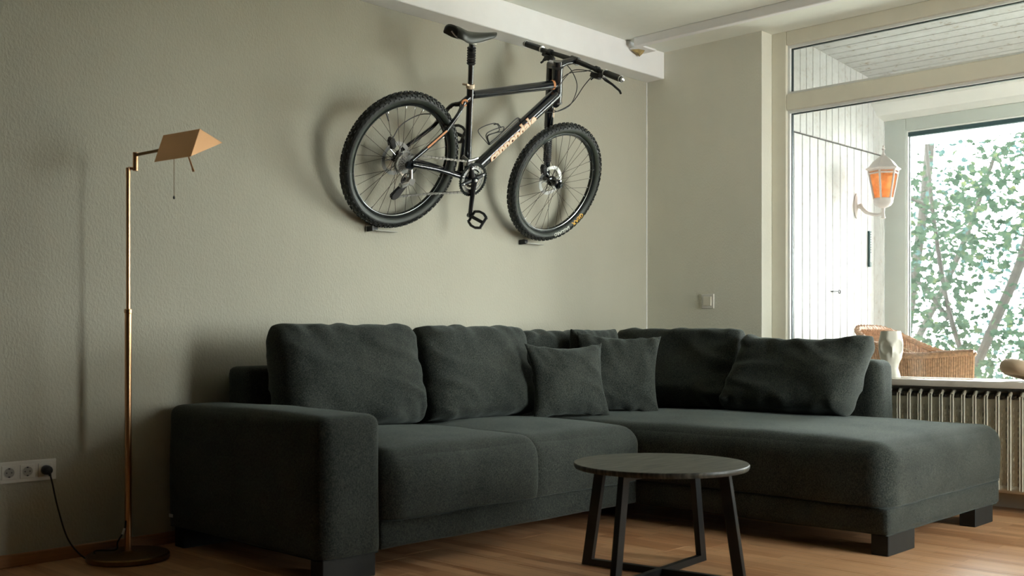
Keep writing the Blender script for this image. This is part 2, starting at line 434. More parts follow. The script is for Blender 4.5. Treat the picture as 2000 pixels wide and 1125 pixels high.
# ------------------------------------------------------------------ radiator
rad = thing('radiator', (5.82, 1.9, 0), 'cream ribbed column radiator beneath the marble window sill', 'radiator')
def section():
    b = B()
    # front and rear columns, tie plate with pressed oval bosses on both faces
    for x, r in ((.072, .013), (0, .011)):
        b.tube([(x, 0, .12), (x, 0, .60)], r, 8)
    b.box(-.072, .072, -.003, .003, .13, .59)
    for yy in (-.0065, .0065): b.tube([(-.078, yy, .12), (-.078, yy, .602)], .0038, 6)
    b.box(-.074, -.066, -.0065, .0065, .12, .60)
    b.box(-.066, -.062, .0, .0586, .13, .585)
    for c in (.019, .039):
        for j in range(13):
            z = .15+j*.032
            vs = [(-.066, c+.0055*math.cos(2*PI*q/6), z+.0125*math.sin(2*PI*q/6)) for q in range(6)]+[(-.0725, c, z-.006), (-.0725, c, z+.006)]
            b.add(vs, [(0, 1, 7, 6)]+[(1, 2, 7), (2, 3, 6, 7), (3, 4, 6), (4, 5, 6), (5, 0, 6)])
    b.tube([(-.074, 0, .60), (-.055, 0, .618), (.055, 0, .618), (.072, 0, .60)], .010, 8)
    for sgn in (-1, 1):
        for c in (-.048, -.024, .026, .05):
            for j in range(7):
                z = .155+j*.062
                vs = []; 
                for kx in range(6):
                    a = 2*PI*kx/6; vs.append((c+.006*math.cos(a), sgn*.003, z+.021*math.sin(a)))
                vs.append((c, sgn*.0095, z-.01)); vs.append((c, sgn*.0095, z+.01))
                b.add(vs, [(0, 1, 7, 6)]+[(1, 2, 7), (2, 3, 6, 7), (3, 4, 6), (4, 5, 6), (5, 0, 6)])
    return b
sb = section()
me0 = None
ys = [2.78-.0586*i for i in range(24)]
for i, y in enumerate(ys):
    if me0 is None:
        o = obj('section', B().add([(v[0]+5.815, v[1]+ys[0], v[2]) for v in sb.v], sb.f), M_rad, rad, loc=(5.815, ys[0], 0)); me0 = o.data
        # recentre handled through loc
    else:
        o = bpy.data.objects.new('section', me0); C.objects.link(o); o.parent = rad
        o.location = Vector((5.815, y, 0))-Vector((5.82, 1.9, 0))
obj('header_pipe', B().tube([(5.765, 2.83, .125), (5.765, 1.39, .125)], .024, 12), M_rad, rad)
obj('header_pipe', B().tube([(5.85, 2.83, .125), (5.85, 1.39, .125)], .022, 12), M_rad, rad)
obj('header_pipe', B().tube([(5.815, 2.81, .575), (5.815, 1.40, .575)], .018, 12), M_rad, rad)
for y in (2.7, 1.48):
    obj('foot', B().bbox(5.79, 5.85, y-.015, y+.015, 0, .12, .004), M_rad, rad)

# ------------------------------------------------------------------ sofa
def puff(x0, x1, y0, y1, z0, z1, r, top=.02, front=.0, side=.0, n=(26, 26, 8), nz=.002, seed=0, wr=.0, rb=.012):
    """rounded, crowned upholstery block"""
    def lin(n): 
        return [-math.cos(PI*i/n) for i in range(n+1)]
    b = B(); key = {}
    cx, cy, cz = (x0+x1)/2, (y0+y1)/2, (z0+z1)/2; hx, hy, hz = (x1-x0)/2, (y1-y0)/2, (z1-z0)/2
    rr = min(r, hx*.95, hy*.95, hz*.95)
    def P(u, v, w):
        p = Vector((u*hx, v*hy, w*hz))
        q = Vector((max(-hx+rr, min(hx-rr, p.x)), max(-hy+rr, min(hy-rr, p.y)), max(-hz+rr, min(hz-rr, p.z))))
        d = p-q
        nrm = d.normalized() if d.length > 1e-9 else Vector((0, 0, 1))
        p2 = q+nrm*rr
        cr = (1-abs(u)**2.4)*(1-abs(v)**2.4)
        if w < 0:   # lower half keeps a tight bottom edge
            q = Vector((q.x, q.y, 0)); d = Vector((p.x, p.y, 0))-q
            if d.length > rr: d = d*(rr/d.length)
            on_side = abs(abs(u)-1) < 1e-6 or abs(abs(v)-1) < 1e-6
            zb = hz*(1+w); ins = 0 if zb > rb else rb*(1-math.sqrt(max(0, 1-(1-zb/rb)**2)))
            dn = d.normalized() if d.length > 1e-9 else Vector((0, 0, 0))
            p2 = q+d-(dn*ins if on_side else Vector((0, 0, 0))); p2.z = p.z
            nrm = dn if on_side and w > -.999 else Vector((0, 0, -1))
        p2.z += top*cr*max(0, nrm.z)
        p2.y -= front*(1-u**4)*(1-w**2)*max(0, -nrm.y)
        p2.x += side*(1-v**4)*(1-w**2)*nrm.x
        w3 = Vector((cx+p2.x, cy+p2.y, cz+p2.z))
        nn = noise.noise(w3*3.1+Vector((seed, 0, 0)))*nz*2+noise.noise(w3*9+Vector((seed, 3, 0)))*nz*.6
        if wr:
            wv = max(0, noise.noise(Vector((w3.x*22+seed, w3.z*2, w3.y*3))))
            nn += wr*wv*max(0, -nrm.y+.35)*max(0, 1-abs(u+.05)*1.6)*(1-abs(w*.8-.25))
        return w3+nrm*nn
    def vid(u, v, w):
        k_ = (round(u, 5), round(v, 5), round(w, 5))
        if k_ not in key: key[k_] = len(b.v); b.v.append(tuple(P(u, v, w)))
        return key[k_]
    U, V, Wd = lin(n[0]), lin(n[1]), lin(n[2])
    def face(A, Bq, f):
        for i in range(len(A)-1):
            for j in range(len(Bq)-1):
                b.f.append((vid(*f(A[i], Bq[j])), vid(*f(A[i+1], Bq[j])), vid(*f(A[i+1], Bq[j+1])), vid(*f(A[i], Bq[j+1]))))
    for s_ in (-1, 1):
        face(U, V, lambda a, c: (a, c, s_)); face(U, Wd, lambda a, c: (a, s_, c)); face(V, Wd, lambda a, c: (s_, a, c))
    return b
sofa = thing('corner_sofa', (3.9, 3.3, 0), 'large charcoal fabric corner sofa with long chaise beneath the bicycle', 'sofa')
SB = 4.325
obj('armrest', puff(2.327, 2.618, 3.195, SB, .088, .615, .045, top=.012, front=.008, side=.004, n=(14, 30, 16), nz=.003, seed=1), M_sofa, sofa, smooth=60)
obj('backrest', puff(2.62, 5.50, 4.13, SB, .088, .775, .035, top=.004, n=(40, 8, 14), nz=.003, seed=2), M_sofa, sofa, smooth=60)
obj('backrest', puff(5.305, 5.50, 2.46, 4.20, .12, .790, .050, top=.006, front=.006, n=(10, 30, 14), nz=.003, seed=3), M_sofa, sofa, smooth=60)
obj('base', puff(2.62, 4.25, 3.215, SB-.02, .088, .202, .012, top=0, n=(30, 10, 6), nz=.002, seed=4), M_sofa, sofa, smooth=60)
obj('base', puff(4.24, 5.50, 1.925, SB-.02, .088, .202, .018, top=0, n=(20, 30, 6), nz=.002, seed=5), M_sofa, sofa, smooth=60)
obj('seat_cushion', puff(2.610, 3.522, 3.170, 4.14, .202, .468, .085, top=.045, front=.020, n=(40, 36, 16), nz=.004, seed=6, wr=.012), M_sofa, sofa, smooth=60)
obj('seat_cushion', puff(3.402, 4.245, 3.172, 4.14, .202, .468, .085, top=.040, front=.020, n=(40, 36, 16), nz=.004, seed=9, wr=.003), M_sofa, sofa, smooth=60)
obj('chaise_cushion', puff(4.228, 5.545, 1.915, 4.14, .202, .475, .088, top=.035, front=.014, side=.010, n=(40, 50, 16), nz=.004, seed=12), M_sofa, sofa, smooth=60)
for (xa, xb, ya, yb) in ((2.338, 2.585, 3.20, 3.275), (2.34, 2.585, 4.2, 4.275), (4.267, 4.525, 1.935, 2.012), (5.215, 5.44, 1.935, 2.012), (5.215, 5.44, 4.18, 4.26)):
    obj('leg', B().bbox(xa, xb, ya, yb, 0, .092, .003), M_legw, sofa)
obj('care_tag', B().box(2.3215, 2.3245, 4.262, 4.292, .128, .142), M_white, sofa, smooth=0, label='small white sewn tag')

def pillow(w, h, t, p=2.6, q=.42, pinch=.05, gather=.012, seed=0, n=46, slump=.2, shear=0, sag=0, cor=.0):
    b = B(); key = {}
    for side in (-1, 1):
        idx = {}
        for i in range(n+1):
            for j in range(n+1):
                u = -math.cos(PI*i/n); v = -math.cos(PI*j/n)
                edge = i in (0, n) or j in (0, n)
                if edge and (i, j) in key: idx[i, j] = key[i, j]; continue
                f = ((1-abs(u)**p)*(1-abs(v)**p))
                f = max(0, f)**q
                x = w/2*u*(1-pinch*(1-v*v)*abs(u)**2)
                z = h/2*v*(1-pinch*(1-u*u)*abs(v)**2)
                th = t/2*f*(1-slump*v)
                # gathers running in from the edges, sharp creases and broad folds
                eu = math.exp(-(1-abs(u))/.30); ev = math.exp(-(1-abs(v))/.30)
                def ridge(a_, b_, c_):
                    q_ = noise.noise(Vector((a_, b_, c_))); return (1-2.2*abs(q_))
                fu = math.exp(-(1-abs(u))/.16); fv = math.exp(-(1-abs(v))/.16)
                g = 1.5*ev*noise.noise(Vector((u*5+seed*3+v*1.6, v*.7, side+seed)))+1.2*eu*noise.noise(Vector((u*.7+9, v*3.4+seed*5-u*1.6, side*2+seed)))
                g += .6*fv*ridge(u*7+seed*3, v*.5, side+seed)+.3*fu*ridge(u*.5, v*7+seed*5, side*2+seed)
                g += .8*noise.noise(Vector((u*1.3+seed*7, v*1.4, side*2)))
                cr2 = ridge((u*.75+v)*1.35+seed*2, (u-v)*.55, side*3+seed)
                g += 1.3*max(0, cr2-.35)*(.25+abs(u)+.4*abs(v))*.8
                y = side*(th+gather*g*min(1, f*1.3))
                z += .25*gather*noise.noise(Vector((u*5+seed, v, 4)))*abs(v)**3*2
                z -= sag*(1-u*u)*(v > 0)*abs(v)
                x += shear*(-v)
                kc = 1-cor*abs(u*v)**5; x *= kc; z *= kc
                idx[i, j] = len(b.v); b.v.append((x, y, z))
                if edge: key[i, j] = idx[i, j]
        for i in range(n):
            for j in range(n):
                b.f.append((idx[i, j], idx[i+1, j], idx[i+1, j+1], idx[i, j+1]))
    return b
def cushion(name, label, w, h, t, loc, yaw, tilt, m=M_sofa, roll=0, group=None, **k):
    b = pillow(w, h, t, **k)
    o = obj(name, b, m, label=label, cat='cushion', local=True, smooth=80, group=group)
    # local: x across, z up, y depth (front face toward -y)
    o.matrix_world = Matrix.Translation(loc) @ Matrix.Rotation(yaw, 4, 'Z') @ Matrix.Rotation(-tilt, 4, 'X') @ Matrix.Rotation(roll, 4, 'Y')
    return o
D = math.radians
big = dict(p=5.0, q=.38, pinch=.03, gather=.024, cor=.055)
G = 'large back cushions of the corner sofa'
cushion('back_cushion', 'large charcoal back cushion beside the left armrest', .82, .49, .24, (3.035, 3.95, .730), 0, D(11), seed=1, group=G, **big)
cushion('back_cushion', 'large charcoal back cushion second from the left armrest', .755, .49, .24, (3.835, 3.95, .728), 0, D(11), seed=2, group=G, **big)
cushion('back_cushion', 'large charcoal back cushion half hidden behind the two throw pillows', .70, .46, .15, (4.61, 4.045, .722), 0, D(4), seed=3, group=G, **big)
cushion('back_cushion', 'long charcoal back cushion left of the slumped one on the chaise side', .90, .475, .20, (5.185, 3.645, .728), D(-90), D(10), seed=4, group=G, **big)
cushion('back_cushion', 'slumped charcoal back cushion nearest the window on the chaise', .75, .43, .25, (5.13, 2.835, .715), D(-90), D(14), seed=5, shear=-.05, sag=.03, group=G, **big)
cushion('throw_pillow', 'rounded charcoal pillow standing behind the others in the sofa corner', .36, .44, .13, (4.715, 3.865, .735), D(-5), D(4), m=M_pil, seed=6, p=4, q=.4, pinch=.03, gather=.010)
cushion('throw_pillow', 'small square charcoal throw pillow foremost on the sofa', .47, .41, .13, (4.265, 3.68, .678), D(-20), D(14), m=M_pil2, seed=7, p=2.2, q=.55, pinch=.15, gather=.018)
cushion('throw_pillow', 'creased charcoal throw pillow leaning in the sofa corner', .47, .45, .13, (4.655, 3.655, .708), D(-45), D(12), m=M_pil2, seed=8, p=2.2, q=.55, pinch=.13, gather=.026, roll=D(3))

# ------------------------------------------------------------------ coffee table
TX, TY, TZ = 3.346, 2.42, .43
tb = thing('coffee_table', (TX, TY, 0), 'round dark wood coffee table on crossed black metal legs', 'table')
obj('tabletop', B().lathe([(.315, TZ-.022), (.329, TZ-.020), (.333, TZ-.012), (.333, TZ-.004), (.331, TZ)], 96, Matrix.Translation((TX, TY, 0))), M_table, tb)
ang = []
fwd = Vector((.722, .692, 0)); rgt = Vector((.692, -.722, 0))
d1 = (fwd*.194-rgt*.2755).normalized(); d2 = (fwd*.278+rgt*.218).normalized()
for n_, d in enumerate((d1, d2)):
    perp = Vector((-d.y, d.x, 0))
    c = Vector((TX, TY, 0))
    def bar(pa, pb, ta, tb_, wd):  # box from pa to pb, thickness vector ta half, width half wd along perp
        vs = []
        for p, t in ((pa, ta), (pb, tb_)):
            for s1 in (-1, 1):
                for s2 in (-1, 1):
                    vs.append(p+t*s1+perp*wd*s2)
        return B().add(vs, [(0, 1, 3, 2), (4, 6, 7, 5), (0, 4, 5, 1), (2, 3, 7, 6), (0, 2, 6, 4), (1, 5, 7, 3)])
    for sg in (-1, 1):
        dd = d*sg
        pa = c+dd*.326+Vector((0, 0, .0)); pb = c+dd*.262+Vector((0, 0, TZ-.022))
        obj('leg', bar(pa, pb, dd*.021, dd*.021, .012), M_tleg, tb, smooth=0)
    z0 = .013 if n_ == 0 else .0131
    obj('stretcher', bar(c-d*.325+Vector((0, 0, z0)), c+d*.325+Vector((0, 0, z0)), Vector((0, 0, .013)), Vector((0, 0, .013)), .0118), M_tleg, tb, smooth=0)
    obj('top_rail', bar(c-d*.27+Vector((0, 0, TZ-.034)), c+d*.27+Vector((0, 0, TZ-.034)), Vector((0, 0, .011)), Vector((0, 0, .011)), .0118), M_tleg, tb, smooth=0)

# ------------------------------------------------------------------ floor lamp
LX, LY = 2.072, 4.165
lp = thing('floor_lamp', (LX, LY, 0), 'slender brass floor lamp with tent shaped shade beside the sofa', 'lamp')
T0 = Matrix.Translation((LX, LY, 0))
obj('base', B().lathe([(.158, 0), (.163, .004), (.163, .020), (.158, .025), (.03, .030), (.022, .036)], 64, T0), M_brassd, lp, label='dark aged brass disc')
obj('pole', B().lathe([(.0135, .028), (.0135, 1.005), (.0155, 1.007), (.0155, 1.022), (.0135, 1.024)], 20, T0), M_brass, lp)
obj('upper_pole', B().lathe([(.0082, 1.02), (.0082, 1.575)], 16, T0), M_brass, lp)
ad = Vector((.137, -.991, 0)); 
P0 = Vector((LX, LY, 0))
j = B().lathe([(.0092, 1.56), (.0092, 1.602)], 16, T0)
E1 = P0+rgt*.030+Vector((0, 0, 0))
j.tube([P0+Vector((0, 0, 1.600)), E1+Vector((0, 0, 1.600))], .006, 12)
j.lathe([(.0105, 1.590), (.0105, 1.665)], 16, Matrix.Translation(E1))
obj('swivel_joint', j, M_brass, lp)
armz = 1.655
A0 = E1+Vector((0, 0, armz)); A1 = E1+ad*.30+Vector((0, 0, armz+.006))
obj('arm', B().tube([A0, A1], .0065, 12), M_brassd, lp)
# shade: right-angled tent, tilted; ends closed
wv = Vector((-.991, -.137, 0))
R0 = P0+rgt*.0+ad*0
def shp(s_, wq, z): return P0+rgt*.035+ad*s_+wv*wq+Vector((0, 0, z))
rid = [shp(.176, 0, 1.716), shp(.405, 0, 1.716)]
nr = [shp(.176, .042, 1.604), shp(.405, .042, 1.604)]
fr_ = [shp(.176, -.108, 1.678), shp(.405, -.108, 1.678)]
sh = B()
def plate(b, q, t):
    n_ = (q[1]-q[0]).cross(q[2]-q[0]).normalized()*t
    k_ = len(q); vs = list(q)+[p+n_ for p in q]
    b.add(vs, [tuple(range(k_)), tuple(range(k_, 2*k_))[::-1]]+[(i, (i+1) % k_, k_+(i+1) % k_, k_+i) for i in range(k_)])
plate(sh, [rid[0], rid[1], nr[1], nr[0]], .0015); plate(sh, [rid[0], fr_[0], fr_[1], rid[1]], .0015)
plate(sh, [rid[1], fr_[1], nr[1]], .0015); plate(sh, [rid[0], nr[0], fr_[0]], .0015)
obj('lamp_shade', sh, M_brass, lp, smooth=0)
bc = shp(.29, -.02, 1.66)
obj('bulb_socket', B().tube([bc-ad*.06, bc+ad*.01], .014, 12), M_brassd, lp)
obj('bulb', B().lathe([(.008, 0), (.016, .02), (.02, .04), (.014, .056), (.003, .062)], 14, Matrix.Translation(bc+ad*.01) @ ad.to_track_quat('Z', 'Y').to_matrix().to_4x4()), M_white, lp)
obj('tilt_lever', B().tube([bc, bc+Vector((.020, -.020, -.085)), ], .0035, 8).tube([bc+Vector((.020, -.020, -.085)), bc+Vector((.023, -.023, -.097))], .005, 8), M_brass, lp)
pc = shp(.245, .0, 1.65)
ch = B().tube([pc, pc-Vector((0, 0, .181))], .0011, 6)
obj('pull_chain', ch, M_brassd, lp)
obj('pull_knob', B().lathe([(.001, -.007), (.0042, -.003), (.0042, .002), (.001, .008)], 10, Matrix.Translation(pc-Vector((0, 0, .188)))), M_black, lp)
# cord and plug
SX = 1.81; SZ = .374
def bez(p, n=40):
    out = []
    p = [Vector(q) for q in p]
    for i in range(n+1):
        t = i/n; q = list(p)
        while len(q) > 1: q = [q[a].lerp(q[a+1], t) for a in range(len(q)-1)]
        out.append(q[0])
    return out
def spline(p, n=10):
    p = [Vector(q) for q in p]; out = []
    P = [p[0]*2-p[1]]+p+[p[-1]*2-p[-2]]
    for i in range(1, len(P)-2):
        for k_ in range(n):
            t = k_/n; a, b_, c, d = P[i-1], P[i], P[i+1], P[i+2]
            out.append(.5*((2*b_)+(c-a)*t+(2*a-5*b_+4*c-d)*t*t+(3*b_-a-3*c+d)*t**3))
    out.append(p[-1]); return out
cord = spline([(SX+.005, YB-.045, SZ-.018), (SX+.012, YB-.048, SZ-.05), (SX+.032, YB-.055, .22), (SX+.066, YB-.075, .09), (SX+.12, YB-.11, .012), (SX+.16, YB-.15, .006), (LX-.10, LY+.09, .034), (LX-.03, LY+.05, .036), (LX-.03, LY+.03, .07), (LX-.02, LY-.004, .12), (LX-.014, LY-.008, .16)], 8)
obj('power_cord', B().tube(cord, .0034, 8), M_black, lp)
obj('cable_tie', B().tube([(LX-.026, LY-.004, .105), (LX-.018, LY-.006, .13)], .0048, 8), M_white, lp)
My = Matrix.Rotation(PI/2, 4, 'X')
obj('plug', B().lathe([(.0185, .006), (.0195, .012), (.0195, .030), (.016, .042), (.010, .046)], 20, Matrix.Translation((SX, YB-.004, SZ)) @ My).tube([(SX, YB-.045, SZ), (SX+.005, YB-.045, SZ-.022)], .006, 8), M_black, lp)

# sockets
so = thing('wall_socket_strip', (1.70, YB, .33), 'white multiple wall socket strip with lamp plug in its end socket', 'wall socket')
obj('plate', B().bbox(1.855-.081-.071*3, 1.855, YB-.008, YB, .3315, .4165, .002), M_whitep, so)
for i in range(4):
    cxx = 1.81-.071*i
    b = B().bbox(cxx-.0275, cxx+.0275, YB-.0115, YB-.006, SZ-.0275, SZ+.0275, .0012)
    ins = obj('insert', b, M_whitep, so)
    obj('socket_well', B().ringprof([(.0195, .0), (.0215, .0), (.0215, .0025), (.0195, .0025)], 32, Matrix.Translation((cxx, YB-.0112, SZ)) @ My), M_whitep, ins)
    obj('recess', B().lathe([(.0194, 0), (.0194, .0008)], 32, Matrix.Translation((cxx, YB-.0114, SZ)) @ My), mat('recess_grey', (.36, .34, .30, 1), .5) if i == 0 else bpy.data.materials['recess_grey'], ins)
    hb_ = B()
    for dx in (-.0095, .0095): hb_.lathe([(.0026, 0), (.0026, .001)], 12, Matrix.Translation((cxx+dx, YB-.0122, SZ)) @ My)
    for dz in (-.0165, .0165): hb_.box(cxx-.003, cxx+.003, YB-.0145, YB-.0122, SZ+dz-.0025, SZ+dz+.0025)
    obj('contact_hole', hb_, M_black, ins, smooth=0)

# light switch
sw = thing('light_switch', (XR, 3.864, 1.09), 'cream square light switch on the wall left of the window', 'light switch')
obj('frame', B().bbox(XR-.009, XR, 3.817, 3.911, 1.093, 1.187, .003), M_whitep, sw)
Mr = Matrix.Translation((XR-.010, 3.864, 1.14)) @ Matrix.Rotation(math.radians(3), 4, 'Y')
obj('rocker', B().bbox(-.004, .004, -.029, .029, -.029, .029, .0015, Mr), M_frame, sw)

# ------------------------------------------------------------------ bicycle (local frame: u forward, v up, w to its right)
yaw, pitch, lean = -.0326, .0039, .4212
uu = Vector((math.cos(pitch)*math.cos(yaw), math.cos(pitch)*math.sin(yaw), math.sin(pitch)))
w0 = uu.cross(Vector((0, 0, 1))).normalized(); v0 = w0.cross(uu)
vv = v0*math.cos(lean)+w0*math.sin(lean); ww = uu.cross(vv)
BO = Vector((3.5334, 4.1703, 1.8045))
BM = Matrix(((uu.x, vv.x, ww.x, BO.x), (uu.y, vv.y, ww.y, BO.y), (uu.z, vv.z, ww.z, BO.z), (0, 0, 0, 1)))
bk = thing('bicycle', BO, 'black mountain bike with orange decals hung on the wall above the sofa', 'bicycle', M=BM)
def bp(name, b, m, parent=None, **k): return obj(name, b, m, parent or bk, local=True, **k)
V3 = Vector
def lerp(a, b, t): return V3(a).lerp(V3(b), t)
# frame
HT, HBm = V3((.886, .640, 0)), V3((.958, .452, 0))
ha = (HT-HBm).normalized()
BB = V3((.464, -.034, 0)); ST = V3((.314, .440, 0))
fr = B()
fr.tube([HBm, HT], .030, 24)
fr.tube([V3((.938, .500, 0)), V3((.93, .49, 0)), BB+V3((.012, .018, 0))], [.031, .033, .031], 24)
fr.tube([V3((.920, .548, 0)), V3((.345, .398, 0))], [.0255, .022], 20)
fr.tube([BB, V3((.356, .308, 0)), ST], [.019, .018, .019], 20)
fr.tube([BB+V3((0, 0, -.04)), BB+V3((0, 0, .04))], .025, 20)
fr.tube([V3((.345, .398, 0)), V3((.30, .352, 0))], .018, 14)
fm = bp('frame', fr, M_frm)
# seat stays: a forked yoke then two bent stays
for s_ in (-1, 1):
    st = spline([(.315, .37, 0), (.285, .338, s_*.012), (.262, .322, s_*.036), (.245, .292, s_*.047), (.214, .235, s_*.050), (.17, .172, s_*.054), (.016, .024, s_*.066)], 7)
    bp('seat_stay', B().tube(st, [.0125]*12+[.0105]*(len(st)-12), 12), M_frm, fm)
    cs = spline([(.44, -.032, s_*.028), (.37, -.028, s_*.040), (.20, -.006, s_*.055), (.02, .004, s_*.066)], 6)
    bp('chain_stay', B().tube(cs, .0125, 12), M_frm, fm)
    bp('dropout', B().prism([(-.012, -.018), (.02, -.022), (.045, -.004), (.04, .022), (.02, .034), (-.006, .018)], s_*.066-.003, s_*.066+.003), M_frm, fm)
bp('stay_bridge', B().tube([(.205, .222, -.05), (.205, .222, .05)], .008, 10), M_frm, fm)
# decals
bp('orange_decal', B().lathe([(.0305, 0), (.0305, .022)], 24, Matrix.Translation(HBm+ha*.085) @ ha.to_track_quat('Z', 'Y').to_matrix().to_4x4(), cap=False), M_oran, fm, label='orange band') if False else None
ttd = (V3((.345, .398, 0))-V3((.920, .548, 0))).normalized()
bp('decal', B().lathe([(.0262, .03), (.0260, .045)], 24, Matrix.Translation(V3((.920, .548, 0))) @ ttd.to_track_quat('Z', 'Y').to_matrix().to_4x4(), cap=False), M_oran, fm, label='orange band at the front of the top tube')
ring = []
for i in range(20):
    a = math.radians(40+i*15.2); ring.append((.292+.017*math.cos(a), .352+.015*math.sin(a), .0175+.002*math.sin(a)))
bp('decal', B().tube(ring, .0055, 8), M_oran, fm, label='orange curl emblem by the seat stays')
def stripe(a, b_, r, th0, th1, m, label, n=8):
    """a decal wrapped on a tube between axis points a,b; th measured from +w towards the tube's upper side"""
    a, b_ = V3(a), V3(b_); d = (b_-a).normalized(); wv_ = V3((0, 0, 1)); nv = wv_.cross(d)
    vs = []; fs = []
    for i in range(2):
        p = a if i == 0 else b_
        for k_ in range(n+1):
            t = th0+(th1-th0)*k_/n; vs.append(p+(wv_*math.cos(t)+nv*math.sin(t))*r)
    for k_ in range(n): fs.append((k_, k_+1, n+2+k_, n+1+k_))
    return bp('decal', B().add(vs, fs), m, fm, label=label)
stripe((.386, .212, 0), (.340, .356, 0), .0186, -1.2, -.55, M_cream, 'pale strip on the seat tube')
stripe((.19, .201, .0525), (.09, .10, .0595), .0112, -.6, .3, M_oran, 'orange lettering strip on the right seat stay')

def text_mesh(body, size, extrude=0, offset=0):
    cu = bpy.data.curves.new('text', 'FONT'); cu.body = body; cu.size = size; cu.offset = offset
    cu.align_x = 'CENTER'; cu.align_y = 'CENTER'; cu.resolution_u = 3
    to = bpy.data.objects.new('text', cu); C.objects.link(to)
    bpy.context.view_layer.update()
    me = bpy.data.meshes.new_from_object(to.evaluated_get(bpy.context.evaluated_depsgraph_get()))
    bpy.data.objects.remove(to); 
    bm = bmesh.new(); bm.from_mesh(me)
    bmesh.ops.triangulate(bm, faces=bm.faces[:])
    bmesh.ops.subdivide_edges(bm, edges=[e for e in bm.edges if e.calc_length() > size*.12], cuts=2)
    bmesh.ops.triangulate(bm, faces=bm.faces[:])
    bm.verts.index_update()
    vs = [v.co.copy() for v in bm.verts]; fs = [[v.index for v in f.verts] for f in bm.faces]; bm.free()
    return vs, fs
DA, DB = V3((.935, .497, 0)), BB+V3((.012, .018, 0))
dd_ = (DA-DB).normalized(); nd = V3((0, 0, 1)).cross(dd_)
dc = DB.lerp(DA, .50)-nd*0
def wrap_down(vs, sx, sy, r, th_c, centre):
    out = []
    for v in vs:
        t = th_c+v.y*sy/r
        out.append(centre+dd_*(v.x*sx)+(V3((0, 0, 1))*math.cos(t)+nd*math.sin(t))*r)
    return out
vs, fs = text_mesh('cannondale', .062)
xs = [v.x for v in vs]; wd = max(xs)-min(xs)
LEN = .35
for off, m, r, nm in ((.0044, M_oran, .0334, 'lettering_outline'), (.0024, M_cream, .0340, 'lettering')):
    v2, f2 = text_mesh('cannondale', .062, offset=off)
    bp(nm, B().add(wrap_down(v2, LEN/wd, 1.30, r, -.10, DB.lerp(DA, .455)), f2), m, fm, smooth=0,
       label='cream lettering reading cannondale' if nm == 'lettering' else None)
bp('lettering', B().add([V3((p.x, p.y, p.z)) for p in wrap_down(text_mesh('F SERIES', .016)[0], 1, 1, .0338, -.1, DB.lerp(DA, .9))], text_mesh('F SERIES', .016)[1]), M_frm, fm) if False else None

# head badge cables etc.
hs = B()
hs.lathe([(.032, -.008), (.033, 0), (.030, .004)], 24, Matrix.Translation(HT) @ ha.to_track_quat('Z', 'Y').to_matrix().to_4x4())
bp('headset_cup', hs, M_black); hs = B()
hs.lathe([(.031, -.006), (.032, 0), (.030, .006)], 24, Matrix.Translation(HBm) @ ha.to_track_quat('Z', 'Y').to_matrix().to_4x4())
bp('headset_cup', hs, M_black)
# one-legged fork on the far side
LB = V3((1.144, .02, -.088)); la = ha
LT = LB+la*.0; 
legtop = V3((1.144-.232, .02+.64, -.088))
la = (legtop-LB).normalized()
lg = B()
lg.tube([LB+la*.30, LB+la*.66], .026, 20)
fk = bp('fork', lg, M_frm)
pr = []
for i in range(37):
    pr.append((.0215+(.0035 if i % 2 else 0), i*.0062))
bp('boot', B().lathe(pr, 16, Matrix.Translation(LB+la*.085) @ la.to_track_quat('Z', 'Y').to_matrix().to_4x4()), M_black, fk)
bp('lower_leg', B().tube([LB-la*.02, LB+la*.10], .019, 14).tube([LB+V3((0, -.02, -.01)), LB+V3((0, -.02, .05))], .017, 14), M_frm, fk)
def crown(p, s_):
    q = LB+la*s_
    return B().tube([p, q], [.022, .028], 14)
c1 = crown(HBm-ha*.012, .475); c2 = crown(HT+ha*.006, .655)
bp('crown', c1, M_frm, fk); bp('crown', c2, M_frm, fk)
bp('decal', B().tube([LB+la*.36+V3((.012, 0, .0225)), LB+la*.42+V3((.012, 0, .0225))], .006, 6), M_cream, fk, label='small pale fork decal')

